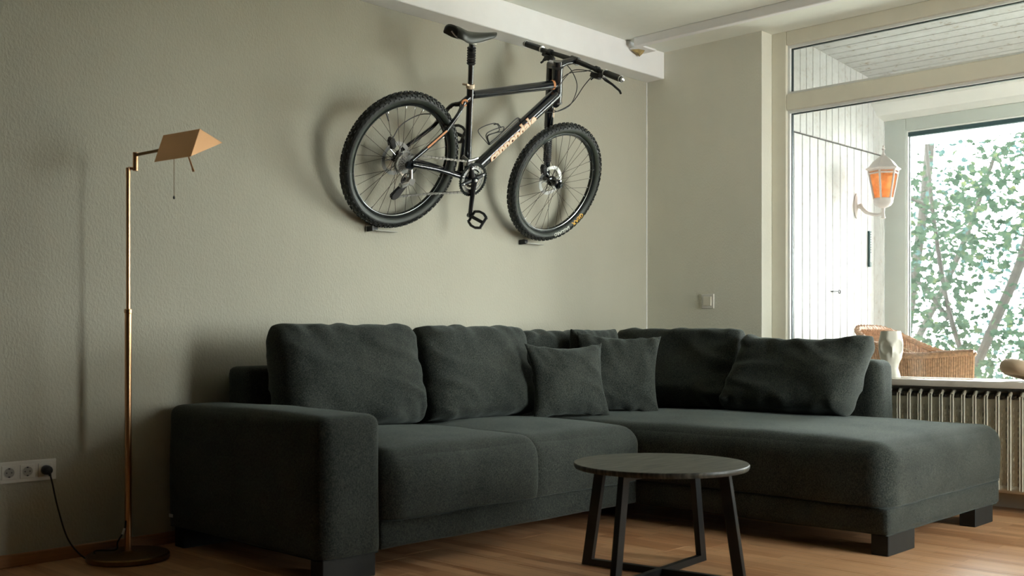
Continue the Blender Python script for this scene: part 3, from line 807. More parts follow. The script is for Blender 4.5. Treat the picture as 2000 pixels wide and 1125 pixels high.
# wheels
RC, TR = .326, .0285
def wheel(name, cx_, cy_, label):
    P = Matrix.Translation((cx_, cy_, 0))
    prof = []
    rim = B().ringprof([(.283, 0), (.286, .010), (.298, .0125), (.308, .0125), (.308, -.0125), (.298, -.0125), (.286, -.010)], 96, P)
    wh = bp(name, rim, M_rim, label=label)
    b = B(); 
    tp = [(RC+TR*math.cos(a), TR*math.sin(a)) for a in [math.radians(x) for x in range(-152, 153, 19)]]
    b.ringprof(tp+[(.304, .006), (.304, -.006)], 96, P)
    n = 66
    for i in range(n):
        a = 2*PI*i/n
        for (th, off, wdt, dpt, hgt) in ((0, 0, .0050, .0070, .0052), (.48, .5, .0048, .0062, .0052), (-.48, .5, .0048, .0062, .0052), (1.0, 0, .0052, .0072, .0058), (-1.0, 0, .0052, .0072, .0058), (1.32, .5, .0035, .0052, .0045), (-1.32, .5, .0035, .0052, .0045)):
            aa = a+off*2*PI/n
            cr_ = V3((math.cos(aa), math.sin(aa), 0)); tg = V3((-math.sin(aa), math.cos(aa), 0)); wz = V3((0, 0, 1))
            nr_ = cr_*math.cos(th)+wz*math.sin(th); ac = nr_.cross(tg)
            c = V3((cx_, cy_, 0))+cr_*RC+nr_*(TR-.001)
            vs = [c+tg*s1*dpt+ac*s2*wdt+nr_*h_ for h_ in (0, hgt) for s1 in (-1, 1) for s2 in (-1, 1)]
            b.add(vs, [(0, 1, 3, 2), (4, 6, 7, 5), (0, 4, 5, 1), (2, 3, 7, 6), (0, 2, 6, 4), (1, 5, 7, 3)])
    bp('tyre', b, M_tyre, wh)
    sd = B()
    for s_ in (-1, 1):
        q = [(RC+(TR+.0006)*math.cos(math.radians(x)), s_*(TR+.0006)*math.sin(math.radians(x))) for x in (96, 106, 116, 126, 138)]
        vs = []; fs = []; K = 96
        for k_ in range(K):
            a = 2*PI*k_/K
            for r, z in q: vs.append(V3((cx_+r*math.cos(a), cy_+r*math.sin(a), z)))
        for k_ in range(K):
            l = (k_+1) % K
            for i in range(4): fs.append((k_*5+i, l*5+i, l*5+i+1, k_*5+i+1))
        sd.add(vs, fs)
    bp('sidewall', sd, M_side, wh, label='smooth greenish sidewall')
    me = None
    for i in range(32):
        s_ = 1 if i % 2 else -1
        a0 = 2*PI*(i//2)/16+(.0 if s_ > 0 else .196)
        lead = 1 if (i//2) % 2 else -1
        ah = a0+lead*1.15
        pa = V3((.026*math.cos(ah), .026*math.sin(ah), s_*.028)); pb = V3((.285*math.cos(a0), .285*math.sin(a0), s_*.003))
        if me is None:
            bb_ = B().tube([(0, 0, 0), (0, 0, 1)], .00125, 5)
            o = bp('spoke', bb_, M_spoke, wh); me = o.data
        else:
            o = bpy.data.objects.new('spoke', me); C.objects.link(o); o.parent = wh
        d = pb-pa
        o.matrix_local = Matrix.Translation(V3((cx_, cy_, 0))+pa) @ d.to_track_quat('Z', 'Y').to_matrix().to_4x4() @ Matrix.Diagonal((1, 1, d.length, 1))
    nip = B()
    for i in range(32):
        a0 = 2*PI*(i//2)/16+(.0 if i % 2 else .196)
        nip.tube([(cx_+.272*math.cos(a0), cy_+.272*math.sin(a0), 0), (cx_+.285*math.cos(a0), cy_+.285*math.sin(a0), 0)], .0022, 5)
    nn_ = bp('spoke_nipples', nip, M_alu, wh); nn_['kind'] = 'stuff'
    for s_ in (-1, 1): bp('rim_glint', B().ringprof([(.2865, s_*.0095), (.2885, s_*.0112), (.2885, s_*.0118), (.2860, s_*.0102)], 96, P), M_alu, wh)  # silver rings stand in for the bright reflection along the rim
    bp('valve', B().tube([(cx_+.283*math.cos(2.2), cy_+.283*math.sin(2.2), 0), (cx_+.235*math.cos(2.2), cy_+.235*math.sin(2.2), 0)], .003, 6), M_black, wh)
    rot = B().ringprof([(.068, -.0012), (.088, -.0012), (.088, .0012), (.068, .0012)], 48, P @ Matrix.Translation((0, 0, -.047)))
    for i in range(6):
        a = i*PI/3
        rot.tube([(cx_+.02*math.cos(a), cy_+.02*math.sin(a), -.047), (cx_+.07*math.cos(a+.35), cy_+.07*math.sin(a+.35), -.047)], .0035, 6)
    bp('brake_disc', rot, M_alu, wh)
    return wh
rw = wheel('rear_wheel', 0, 0, 'rear wheel with knobbly tyre')
fw_ = wheel('front_wheel', 1.144, 0, 'front wheel with yellow and white tyre lettering')
bp('hub', B().lathe([(.010, -.062), (.013, -.045), (.028, -.030), (.028, -.026), (.015, -.02), (.015, .02), (.030, .026), (.030, .03), (.012, .035), (.010, .064)], 20), M_black, rw)
bp('hub', B().lathe([(.016, -.070), (.030, -.040), (.030, -.03), (.021, -.025), (.021, .020), (.028, .026), (.028, .03), (.0165, .034), (.0165, .047), (.012, .051)], 24, Matrix.Translation((1.144, 0, 0))), M_frm, fw_)
bp('hub_cap', B().lathe([(.0175, .030), (.0175, .048), (.012, .053), (.006, .053), (.005, .050)], 24, Matrix.Translation((1.144, 0, 0))), M_rim, fw_)
# tyre lettering
def arc_text(body, size, m, a_mid, r_mid, parent, label):
    vs, fs = text_mesh(body, size, offset=.0008)
    out = []
    for v in vs:
        ph = math.radians(102)+(-(v.y))/TR*1.0
        r = RC+(TR+.0022)*math.cos(ph); z = (TR+.0022)*math.sin(ph)
        a = a_mid-v.x/RC
        out.append(V3((1.144+r*math.cos(a), r*math.sin(a), z)))
    bp('lettering', B().add(out, fs), m, parent, smooth=0, label=label)
arc_text('GEAX', .036, M_yel, math.radians(-38), 0, fw_, 'yellow tyre lettering reading GEAX')
arc_text('SAGUARO', .027, M_wdec, math.radians(-62), 0, fw_, 'white tyre lettering')

# brakes
def caliper(c, par):
    b = B().bbox(-.018, .018, -.026, .026, -.014, .014, .005, Matrix.Translation(c) @ Matrix.Rotation(.5, 4, 'Z'))
    b.tube([V3(c)+V3((-.01, .02, -.014)), V3(c)+V3((-.01, .02, .012))], .011, 10).tube([V3(c)+V3((.008, -.018, -.016)), V3(c)+V3((.008, -.018, .016))], .008, 10)
    return bp('brake_caliper', b, M_black, par)
caliper((-.045, .072, -.052), rw); caliper((1.144-.068, .052, -.055), fw_)
# cassette
b = B()
def cog(b, r, teeth, z0, z1, c=(0, 0), hole=0, depth=.004):
    n = teeth*4; poly = []
    for i in range(n):
        a = 2*PI*i/n; rr_ = r+(depth if i % 4 in (1, 2) else 0)-depth*.5
        poly.append((c[0]+rr_*math.cos(a), c[1]+rr_*math.sin(a)))
    if not hole: return b.prism(poly, z0, z1)
    vs = [V3((x, y, z)) for z in (z0, z1) for x, y in poly]+[V3((c[0]+hole*math.cos(2*PI*i/n), c[1]+hole*math.sin(2*PI*i/n), z)) for z in (z0, z1) for i in range(n)]
    fs = []
    for i in range(n):
        j = (i+1) % n
        fs += [(i, j, n+j, n+i), (2*n+i, 3*n+i, 3*n+j, 2*n+j), (n+i, n+j, 3*n+j, 3*n+i), (i, 2*n+i, 2*n+j, j)]
    return b.add(vs, fs)
for k_, r in enumerate((.070, .062, .055, .048, .041, .035, .029, .024)):
    cog(b, r*.86, int(r*430), .024+k_*.0048, .0262+k_*.0048, hole=max(.014, r*.86-.011))
bp('cassette', b, M_alu, rw)
bp('cassette_spider', B().lathe([(.050, .022), (.050, .026), (.014, .060)], 20), M_black, rw)
bp('cassette_carrier', B().lathe([(.018, .022), (.018, .060), (.012, .066)], 20), M_black, rw)
# cranks
CR = BB
cr = B()
cog(cr, .093, 42, .050, .053, (CR.x, CR.y), hole=.078)
crs = bp('chainring', cr, M_rim)
bp('chainring', cog(B(), .070, 32, .044, .047, (CR.x, CR.y), hole=.056), M_alu)
bp('chainring', cog(B(), .048, 22, .038, .041, (CR.x, CR.y), hole=.034), M_steel)
sp = B()
for i in range(4):
    a = i*PI/2+.5
    sp.tube([(CR.x, CR.y, .054), (CR.x+.082*math.cos(a), CR.y+.082*math.sin(a), .050)], [.016, .008], 8)
bp('chainring_spider', sp, M_black)
bl_ = B()
for i in range(4):
    a = i*PI/2+.5; c = (CR.x+.066*math.cos(a), CR.y+.066*math.sin(a))
    bl_.lathe([(.006, .052), (.006, .060), (.003, .061)], 10, Matrix.Translation((c[0], c[1], 0)))
bp('chainring_bolts', bl_, M_alu)
def crank(sgn, end, nm):
    e = V3(end); s0 = V3((CR.x, CR.y, sgn*.062)); 
    b = B().tube([s0, s0.lerp(e, .3), s0.lerp(e, .95), e], [.0175, .014, .0115, .013], 12)
    b.tube([V3((CR.x, CR.y, sgn*.045)), V3((CR.x, CR.y, sgn*.074))], .019, 16)
    b.tube([e-V3((0, 0, sgn*.012)), e+V3((0, 0, sgn*.012))], .0135, 14)
    return bp(nm, b, M_frm)
ck = crank(1, (.497, -.229, .070), 'crank_arm'); ck2 = crank(-1, (.431, .161, -.070), 'crank_arm')
bp('crank_bolt', B().lathe([(.010, .073), (.010, .078), (.005, .079)], 16, Matrix.Translation((CR.x, CR.y, 0))), M_alu)
def pedal(c, sgn, tilt):
    # open cage platform: outline with cross bars
    Mp = Matrix.Translation(c) @ Matrix.Rotation(tilt, 4, 'Z')
    b = B()
    out = [(-.048, .012), (-.036, .050 * 1), (.036, .050), (.048, .012), (.048, -.012), (.036, -.050), (-.036, -.050), (-.048, -.012)]
    ol = [(-.044, -.018), (-.032, -.050), (.032, -.050), (.044, -.018), (.044, .018), (.032, .050), (-.032, .050), (-.044, .018)]
    # local: x across the plate (u'), z along w, y thickness
    pts = [Mp @ V3((x, 0, z)) for x, z in ol]
    for i in range(8):
        p, q = pts[i], pts[(i+1) % 8]
        b.tube([p, q], .0075, 6)
    b.tube([Mp @ V3((0, 0, -.058)), Mp @ V3((0, 0, .050))], .0095, 10)
    for z in (-.03, .03):
        pass
    for i in range(8):
        p = pts[i]; nrm = Mp.to_3x3() @ V3((0, 1, 0))
        b.tube([p-nrm*.013, p+nrm*.013], .0022, 5)
    return bp('pedal', b, M_black)
pedal((.497, -.229, .070+.066), 1, D(68)); pedal((.431, .161, -.070-.062), -1, D(80))
# chain: links along two runs joined in one part
lk = B()
def run(pts, wz):
    P_ = [V3((x, y, z)) for x, y, z in pts]; tot = sum((P_[i+1]-P_[i]).length for i in range(len(P_)-1))
    n = int(tot/.0127); d_ = 0
    for i in range(n):
        t = (i+.5)*tot/n; s_ = 0; k2 = 0
        while s_+(P_[k2+1]-P_[k2]).length < t: s_ += (P_[k2+1]-P_[k2]).length; k2 += 1
        dr = (P_[k2+1]-P_[k2]).normalized(); c = P_[k2]+dr*(t-s_); up = V3((0, 0, 1)).cross(dr).normalized(); wd_ = .0048 if i % 2 else .0030
        vs = [c+dr*a*.0068+up*b2*(.0054 if i % 2 else .0042)+V3((0, 0, 1))*c2*wd_ for a in (-1, 1) for b2 in (-1, 1) for c2 in (-1, 1)]
        lk.add(vs, [(0, 1, 3, 2), (4, 6, 7, 5), (0, 4, 5, 1), (2, 3, 7, 6), (0, 2, 6, 4), (1, 5, 7, 3)])
run([(.008, .050, .041), (.20, .053, .045), (.44, .060, .047)], 0)
run([(-.012, -.172, .056), (.20, -.138, .052), (.47, -.105, .047)], 0)
arc = [(CR.x+.071*math.cos(a), CR.y+.071*math.sin(a), .0455) for a in [math.radians(x) for x in range(100, -91, -10)]]
run(arc, 0)
run([(-.055*math.cos(a)+.0, .050*math.sin(a), .041) for a in [math.radians(x) for x in range(80, -61, -10)]]+[(.008, -.07, .05)], 0)
bp('chain', lk, M_steel)
# rear derailleur
rd = B().bbox(-.024, .030, -.022, .020, .055, .085, .008, Matrix.Translation((.030, -.078, 0)) @ Matrix.Rotation(-.35, 4, 'Z'))
rd.bbox(-.030, .018, -.012, .012, .060, .090, .006, Matrix.Translation((.0, -.098, 0)) @ Matrix.Rotation(.5, 4, 'Z')).tube([(.014, -.020, .072), (.026, -.065, .078)], [.013, .011], 12)
rdo = bp('rear_derailleur', rd, M_alu)
cg = B().prism([(.022, -.078), (.006, -.094), (-.052, -.168), (-.048, -.182), (-.030, -.188), (-.012, -.176), (.034, -.092)], .066, .069)
cg.prism([(.022, -.078), (.006, -.094), (-.052, -.168), (-.048, -.182), (-.030, -.188), (-.012, -.176), (.034, -.092)], .047, .050)
bp('derailleur_cage', cg, M_black, rdo)
for c in ((.012, -.088), (-.034, -.170)): bp('jockey_wheel', cog(B(), .019, 11, .053, .062, c), M_black, rdo)
bp('front_derailleur', B().tube([(.375, .075, .02), (.395, .062, .052), (.425, .075, .055), (.455, .085, .050)], [.012, .009, .008, .006], 8).bbox(-.018, .022, -.018, .018, -.012, .02, .004, Matrix.Translation((.425, .045, .012))), M_alu)
# seatpost, collar, boot
sdir = (ST-V3((.356, .308, 0))).normalized()
SPt = V3((.250, .640, 0))
bp('seat_post', B().tube([ST-sdir*.04, SPt+sdir*.012], .0145, 16), M_frm)
pr = []
sl = (SPt-ST).length
for i in range(15): pr.append((.0195+(.0045 if i % 2 else 0), sl-.098+i*.0064))
spd = (SPt-ST).normalized()
bp('post_bellows', B().lathe(pr, 18, Matrix.Translation(ST) @ spd.to_track_quat('Z', 'Y').to_matrix().to_4x4()), M_black)
bp('seat_clamp', B().lathe([(.0205, -.012), (.0225, -.008), (.0225, .006), (.020, .010)], 20, Matrix.Translation(ST) @ spd.to_track_quat('Z', 'Y').to_matrix().to_4x4()).tube([ST+V3((-.022, .004, .012)), ST+V3((-.040, .004, .018)), ST+V3((-.044, 0, -.01))], .005, 8), M_cream, label='cream seat clamp with lever')
# saddle
b = B(); secs = []
ns = 18; na = 17
for i in range(ns+1):
    t = i/ns; u_ = .098+.288*t
    hw = .068*(1-t)**1.5*(1 if t > .08 else .86+t*1.7)+.021*(1-(max(0, t-.9)/.1)**2*.5)
    hw *= min(1, .75+t*4)
    vtop = .702+.018*math.cos(t*PI*1.0)*0+.0+ .030*t+ (.012 if t < .12 else .012*max(0, 1-(t-.12)/.25)) - .012*math.sin(t*PI)
    drop = .050*(1-t)*(.6+.4*math.sin(min(1, t*3)*PI/2))+.016
    ring_ = []
    for k_ in range(na+1):
        a = PI*k_/na
        zz = hw*math.cos(a); yy = vtop-drop*(1-math.sin(a)**.55)
        ring_.append(V3((u_, yy, zz)))
    for k_ in range(na, -1, -1):
        a = PI*k_/na
        ring_.append(V3((u_, vtop-.007-drop*(1-math.sin(a)**.55)*.96, (hw-.004)*math.cos(a))))
    secs.append(ring_)
L_ = len(secs[0]); vs = [p for s_ in secs for p in s_]; fs = []
for i in range(ns):
    for k_ in range(L_):
        l = (k_+1) % L_; fs.append((i*L_+k_, i*L_+l, (i+1)*L_+l, (i+1)*L_+k_))
fs.append(tuple(range(L_))); fs.append(tuple(ns*L_+k_ for k_ in range(L_)))
sad = bp('saddle', B().add(vs, fs), M_sad, smooth=50)
rl = B()
for s_ in (-1, 1):
    rl.tube(spline([(.125, .680, s_*.030), (.16, .660, s_*.024), (.22, .656, s_*.022), (.30, .672, s_*.020), (.365, .712, s_*.008)], 5), .0038, 8)
bp('saddle_rail', rl, M_alu, sad)
bp('saddle_clamp', B().bbox(-.020, .020, -.010, .012, -.024, .024, .004, Matrix.Translation((.243, .655, 0))), M_steel)
# stem, bars, grips, levers
SC = V3((1.000, .696, 0))
stm = B().tube([HT+ha*.004+V3((-.002, 0, 0)), V3((.93, .672, 0)), SC], [.022, .019, .019], 14)
stm.tube([HT-ha*.01, HT+ha*.032], .025, 18).tube([SC+V3((0, 0, -.026)), SC+V3((0, 0, .026))], .023, 16)
bp('stem', stm, M_frm)
BL, BR = V3((.972, .694, -.394)), V3((.980, .686, .394))
bars = bp('handlebar', B().tube([BL.lerp(SC, .02), SC.lerp(BL, .45)+V3((.004, -.002, 0)), SC, SC.lerp(BR, .45)+V3((.004, -.002, 0)), BR.lerp(SC, .02)], [.0112, .0125, .0155, .0125, .0112], 14), M_black)
for s_, e in ((-1, BL), (1, BR)):
    d = (SC-e).normalized(); Mt = Matrix.Translation(e) @ d.to_track_quat('Z', 'Y').to_matrix().to_4x4()
    pr = [(.0165, 0)]+[(.0168+(.0012 if i % 2 else 0), .004+i*.0068) for i in range(19)]+[(.0165, .135)]
    bp('grip', B().lathe(pr, 16, Mt), M_black, bars)
    bp('lock_ring', B().lathe([(.0190, .006), (.0190, .013)], 20, Mt).lathe([(.0190, .133), (.0190, .141)], 20, Mt), M_alu, bars)
    bp('bar_end', B().lathe([(.0145, 0), (.0120, -.008), (.003, -.014)], 16, Mt), M_alu, bars)
    q = e+d*.165
    lv = B().bbox(-.018, .018, -.020, .014, -.018, .018, .005, Matrix.Translation(q+V3((.012, -.014, 0))))
    lv.tube([q+V3((.018, -.020, -s_*.01)), q+V3((.045, -.038, s_*.005)), q+V3((.060, -.050, s_*.05)), q+V3((.058, -.068, s_*(.115 if s_ > 0 else .055))), q+V3((.050, -.078, s_*(.135 if s_ > 0 else .06)))], [.010, .009, .0065, .0065, .006], 8)
    lv.tube([q+V3((.01, -.01, -s_*.015)), q+V3((.03, -.026, -s_*.05))], [.012, .009], 10)
    bp('brake_lever', lv, M_black, bars)
    q2 = e+d*.205
    bp('shifter', B().lathe([(.024, -.015), (.033, -.010), (.033, .010), (.024, .015)], 18, Matrix.Translation(q2+V3((.008, -.034, 0))) @ Matrix.Rotation(PI/2, 4, 'X')).tube([q2+V3((0, -.042, 0)), q2+V3((-.030, -.058, s_*.01))], .0045, 8).lathe([(.017, -.012), (.017, .012)], 16, Matrix.Translation(q2) @ d.to_track_quat('Z', 'Y').to_matrix().to_4x4()), M_black, bars)
# cables and hoses
def cable(p, r=.0026): bp('cable', B().tube(spline(p, 8), r, 6), M_black)
cable([(.985, .655, .205), (1.055, .655, .12), (1.080, .58, .05), (1.058, .47, .02), (.985, .405, .0), (.90, .385, .0)])
cable([(.985, .655, .225), (1.03, .668, .12), (.99, .648, .03), (.93, .600, .038), (.90, .545, .036), (.85, .52, .026), (.60, .453, .028), (.37, .395, .03)])
cable([(.985, .655, -.205), (1.085, .655, -.14), (1.125, .57, -.05), (1.085, .46, -.01), (.99, .41, .01), (.93, .41, .03), (.90, .425, .030)])
cable([(.985, .66, .235), (1.06, .70, .14), (1.09, .66, .03), (1.02, .62, -.03), (.99, .56, -.06)])
cable([(1.0, .44, -.055), (1.02, .32, -.06), (1.06, .15, -.065), (1.078, .07, -.065)])
cable([(.26, .31, -.03), (.20, .262, -.055), (.10, .235, -.075), (.0, .17, -.07), (-.04, .10, -.06)], .0028)
cable([(.05, -.012, .075), (.03, -.035, .08), (-.018, -.045, .082), (-.03, -.085, .08), (.006, -.095, .08)], .0028)
# bottle cage
wc = B()
pl = [(.555, .155, 0), (.487, .205, .030), (.50, .232, .034), (.562, .262, .034), (.596, .268, .028), (.612, .242, .012), (.585, .228, 0), (.532, .205, -.0), (.535, .185, 0), (.560, .158, 0)]
wc.tube(spline(pl, 4), .0026, 6)
wc.tube(spline([(p[0], p[1], -p[2]-.004) for p in pl], 4), .0026, 6)
wc.tube(spline([(.555, .158, .006), (.62, .222, .008), (.690, .305, .010), (.715, .325, .006), (.728, .305, .004)], 4), .003, 6)
wc.tube(spline([(.555, .158, -.006), (.62, .222, -.008), (.690, .305, -.010), (.715, .325, -.006), (.728, .305, -.004)], 4), .003, 6)
wc.tube([(.575, .262, -.03), (.575, .275, 0), (.575, .262, .03)], .003, 6)
bp('bottle_cage', wc, M_black)

# wall rests for the two tyres
for cx_, lb in ((0, 'small black wall rest under the rear tyre of the bicycle'), (1.144, 'small black wall rest under the front tyre of the bicycle')):
    p = BM @ V3((cx_, -.362, 0))
    t = thing('tyre_rest', (p.x, YB, p.z), lb, 'wall bracket', group='wall rests for the bicycle tyres')
    M0 = Matrix.Translation((p.x, 0, p.z))
    obj('shelf', B().bbox(-.062, .085, YB-.050, YB-.002, -.0165, -.0135, .001, M0), M_steel, t)
    obj('back_plate', B().bbox(-.055, -.010, YB-.006, YB-.0005, -.017, .012, .002, M0), M_black, t)
    obj('stop', B().bbox(-.066, -.056, YB-.052, YB-.004, -.022, .006, .002, Matrix.Translation((-.02, 0, 0)) @ M0), M_black, t)

# ------------------------------------------------------------------ loggia lantern
GX, GY, GZ = 7.03, 3.225, 1.80
ln = thing('wall_lantern', (GX, 3.42, 1.80), 'white six sided wall lantern with amber panes in the loggia', 'lantern')
TL = Matrix.Translation((GX, GY, GZ))
a0 = math.radians(10)
obj('roof', B().lathe([(.105, .246), (.118, .252), (.120, .258), (.098, .272), (.072, .306), (.040, .332), (.022, .345), (.012, .352)], 6, TL, ang0=a0), M_lant, ln, smooth=25)
obj('finial', B().lathe([(.010, .350), (.013, .358), (.006, .368), (.005, .385), (.011, .392), (.011, .397), (.004, .402), (.008, .412), (.002, .420)], 14, TL), M_lant, ln)
def hexp(r, z, k_): 
    a = a0+k_*PI/3; return V3((GX+r*math.cos(a), GY+r*math.sin(a), GZ+z))
cgb = B()
for k_ in range(6): cgb.tube([hexp(.062, .052, k_), hexp(.100, .246, k_)], .0075, 6)
for z, r in ((.052, .062), (.246, .100), (.226, .096)):
    cgb.tube([hexp(r, z, k_) for k_ in range(6)], .0065, 6, closed=True)
obj('cage', cgb, M_lant, ln)
obj('bowl', B().lathe([(.066, .056), (.066, .030), (.052, .008), (.030, -.004), (.012, -.010), (.008, -.040), (.012, -.066), (.016, -.078), (.010, -.082)], 12, TL, ang0=a0), M_lant, ln)
for k_ in range(6):
    q = [hexp(.060, .056, k_), hexp(.060, .056, k_+1), hexp(.097, .240, k_+1), hexp(.097, .240, k_)]
    bq = B().add([*q, *[p.lerp(V3((GX, GY, p.z)), .03) for p in q]], [(0, 1, 2, 3), (7, 6, 5, 4), (0, 4, 5, 1), (1, 5, 6, 2), (2, 6, 7, 3), (3, 7, 4, 0)])
    obj('pane', bq, M_amber, ln, smooth=0)
bm_ = N('lamp_bulb_glow'); bm_.p.inputs['Base Color'].default_value = (1, .45, .2, 1)
bm_.p.inputs['Emission Color'].default_value = (1, .42, .18, 1); bm_.p.inputs['Emission Strength'].default_value = .9
obj('bulb', B().lathe([(.012, .056), (.014, .085), (.024, .105), (.026, .13), (.02, .155), (.006, .168)], 16, TL), bm_.m, ln)
obj('arm', B().tube(spline([(GX, GY, GZ-.045), (GX, GY+.05, GZ-.052), (GX, GY+.12, GZ-.030), (GX, GY+.172, GZ+.025)], 6), [.009]*6+[.011]*6+[.014]*5+[.02]*2, 12), M_lant, ln)
obj('back_plate', B().lathe([(.058, 0), (.060, .008), (.045, .016), (.030, .020)], 24, Matrix.Translation((GX, 3.42, GZ+.02)) @ Matrix.Rotation(PI/2, 4, 'X') @ Matrix.Diagonal((.75, 1.5, 1, 1))), M_lant, ln)

# thermometer, key hook on the boarded wall
tm = thing('thermometer', (7.21, 3.42, 1.45), 'dark slim outdoor thermometer on the white boarded wall', 'thermometer')
zt, zb_ = 1.655, 1.405
M_th = mat('thermometer_green', (.02, .07, .07, 1), .4)
obj('body', B().bbox(7.203, 7.217, 3.404, 3.418, zb_+.03, zt, .002), M_th, tm)
obj('bulb_housing', B().bbox(7.198, 7.224, 3.400, 3.418, zb_, zb_+.035, .003), M_th, tm)
tk = B()
for i in range(8): tk.box(7.222, 7.234, 3.408, 3.416, zt-.024-i*.018, zt-.015-i*.018)
obj('scale_marks', tk, M_th, tm, smooth=0)
obj('clip', B().bbox(7.20, 7.228, 3.404, 3.418, zt-.008, zt+.004, .001), M_th, tm)
hkx, hkz = 6.71, 1.215
obj('hook', B().tube([(hkx-.05, 3.421, hkz), (hkx-.05, 3.405, hkz), (hkx+.02, 3.402, hkz+.002)], .0045, 8).tube([(hkx+.035+.012*math.cos(a), 3.402, hkz+.012*math.sin(a)) for a in [i*PI/5 for i in range(10)]], .0040, 6, closed=True),
    M_black, label='small dark metal key hook on the white boarded wall', cat='hook', loc=(hkx, 3.42, hkz))

# ------------------------------------------------------------------ vases on the sill
def headvase():
    b = B(); nz, na = 44, 48
    lv = [(0, .048, .046), (.08, .045, .042), (.20, .036, .034), (.30, .040, .038), (.42, .056, .050), (.58, .068, .056), (.76, .070, .057), (1, .054, .046)]
    Hh = .262
    for i in range(nz+1):
        t = i/nz
        for k_ in range(len(lv)-1):
            if lv[k_][0] <= t <= lv[k_+1][0]:
                f = (t-lv[k_][0])/(lv[k_+1][0]-lv[k_][0]); rx = lv[k_][1]*(1-f)+lv[k_+1][1]*f; ry = lv[k_][2]*(1-f)+lv[k_+1][2]*f; break
        for j_ in range(na):
            a = 2*PI*j_/na; ca, sa = math.cos(a), math.sin(a)
            # angular outline (octagon-like)
            seg_ = PI/4; am = (a+seg_/2) % seg_-seg_/2; k2 = math.cos(seg_/2)/math.cos(am)
            k2 = .35+.65*k2
            x, y = rx*ca*k2*1.1, ry*sa*k2*1.22
            # face towards -x: two oval sockets either side of a nose ridge
            for s_ in (-1, 1):
                dz = (t-.66)/.15; dy = (y-s_*.034)/.025
                q = dz*dz+dy*dy
                if ca < -.05 and q < 1: x += .016*(1-q)**.6
            if ca < 0:
                nose = max(0, 1-abs(y)/.010)*max(0, 1-abs(t-.55)/.2); x -= .012*nose
            b.v.append((x, y, t*Hh))
    for i in range(nz):
        for j_ in range(na):
            l = (j_+1) % na; b.f.append((i*na+j_, i*na+l, (i+1)*na+l, (i+1)*na+j_))
    b.f.append(tuple(range(na))[::-1])
    # hollow mouth
    n0 = len(b.v)
    for j_ in range(na):
        x, y, z = b.v[nz*na+j_]; b.v.append((x*.86, y*.86, z))
    for j_ in range(na):
        x, y, z = b.v[nz*na+j_]; b.v.append((x*.80, y*.80, z-.05))
    for j_ in range(na):
        l = (j_+1) % na
        b.f.append((nz*na+j_, nz*na+l, n0+l, n0+j_)); b.f.append((n0+j_, n0+l, n0+na+l, n0+na+j_))
    b.f.append(tuple(n0+na+j_ for j_ in range(na)))
    return b
hv = obj('face_vase', headvase(), M_cer, label='pale angular ceramic vase shaped like an abstract face on the sill', cat='vase', local=True, smooth=50)
hv.matrix_world = Matrix.Translation((5.85, 2.64, .681)) @ Matrix.Rotation(D(30), 4, 'Z')
kv = thing('knot_vase', (5.84, 1.88, .68), 'beige ceramic vase in a knotted ring shape on the sill', 'vase')
def torus(c, R_, r, Mr_, n=48): 
    return B().tube([V3(c)+Mr_ @ V3((R_*math.cos(2*PI*i/n), R_*math.sin(2*PI*i/n), 0)) for i in range(n)], r, 16, closed=True)
obj('ring', torus((5.835, 1.915, .736), .083, .040, Matrix.Rotation(D(12), 3, 'Y') @ Matrix.Rotation(D(10), 3, 'X')), M_cer2, kv)
obj('ring', torus((5.84, 1.80, .742), .080, .038, Matrix.Rotation(D(-25), 3, 'X')), M_cer2, kv)
obj('neck', B().lathe([(.034, .745), (.028, .78), (.026, .83), (.030, .866), (.026, .866), (.022, .80)], 24, Matrix.Translation((5.835, 1.862, 0)), cap=False), M_cer2, kv)

# ------------------------------------------------------------------ wicker armchair in the loggia
wk = thing('wicker_armchair', (6.76, 2.78, 0), 'wicker armchair with rolled rim behind the window in the loggia', 'armchair')
path = []
XA, XB, YF, YK = 6.42, 7.05, 2.40, 3.17
rc_ = .20
path += [(XA, YF+(YK-rc_-YF)*i/14) for i in range(14)]
path += [(XA+rc_-rc_*math.cos(a), YK-rc_+rc_*math.sin(a)) for a in [PI/2*i/8 for i in range(9)]]
path += [(XA+rc_+(XB-XA-2*rc_)*i/6, YK) for i in range(1, 6)]
path += [(XB-rc_+rc_*math.sin(a), YK-rc_+rc_*math.cos(a)) for a in [PI/2*i/8 for i in range(9)]]
path += [(XB, YK-rc_-(YK-rc_-2.64)*i/10) for i in range(1, 11)]
def toph(x, y):
    t = max(0, min(1, (y-YF)/(YK-YF)))
    return .800+.012*math.cos(t*6)+.150*max(0, (t-.45)/.55)**1.6
def flare(x, y, t): # outward lean
    return t*.03
reeds = B(); hz = B()
tot = len(path)
pp = []
for i in range(tot-1):
    for s_ in range(3):
        f = s_/3; pp.append((path[i][0]*(1-f)+path[i+1][0]*f, path[i][1]*(1-f)+path[i+1][1]*f))
pp.append(path[-1])
cxk, cyk = 6.735, 2.75
for i, (x, y) in enumerate(pp):
    h_ = toph(x, y); dx, dy = (x-cxk), (y-cyk); L2 = math.hypot(dx, dy); dx /= L2; dy /= L2
    reeds.tube([(x-dx*.03, y-dy*.03, .34), (x, y, .6), (x+dx*.015, y+dy*.015, h_)], .0082, 5)
for z in [.36+.035*k_ for k_ in range(12)]:
    hz.tube([(x+(.004 if i % 2 else -.004), y+(.004 if i % 2 else -.004), z+(toph(x, y)-.80)*max(0, (z-.5)/.3)) for i, (x, y) in enumerate(pp)], .0052, 5)
r_ = obj('woven_shell', reeds, M_wick, wk)
h2 = obj('weft_strands', hz, M_wick2, wk); h2['kind'] = 'stuff'
r_['kind'] = 'stuff'
rim_ = B(); rp = []
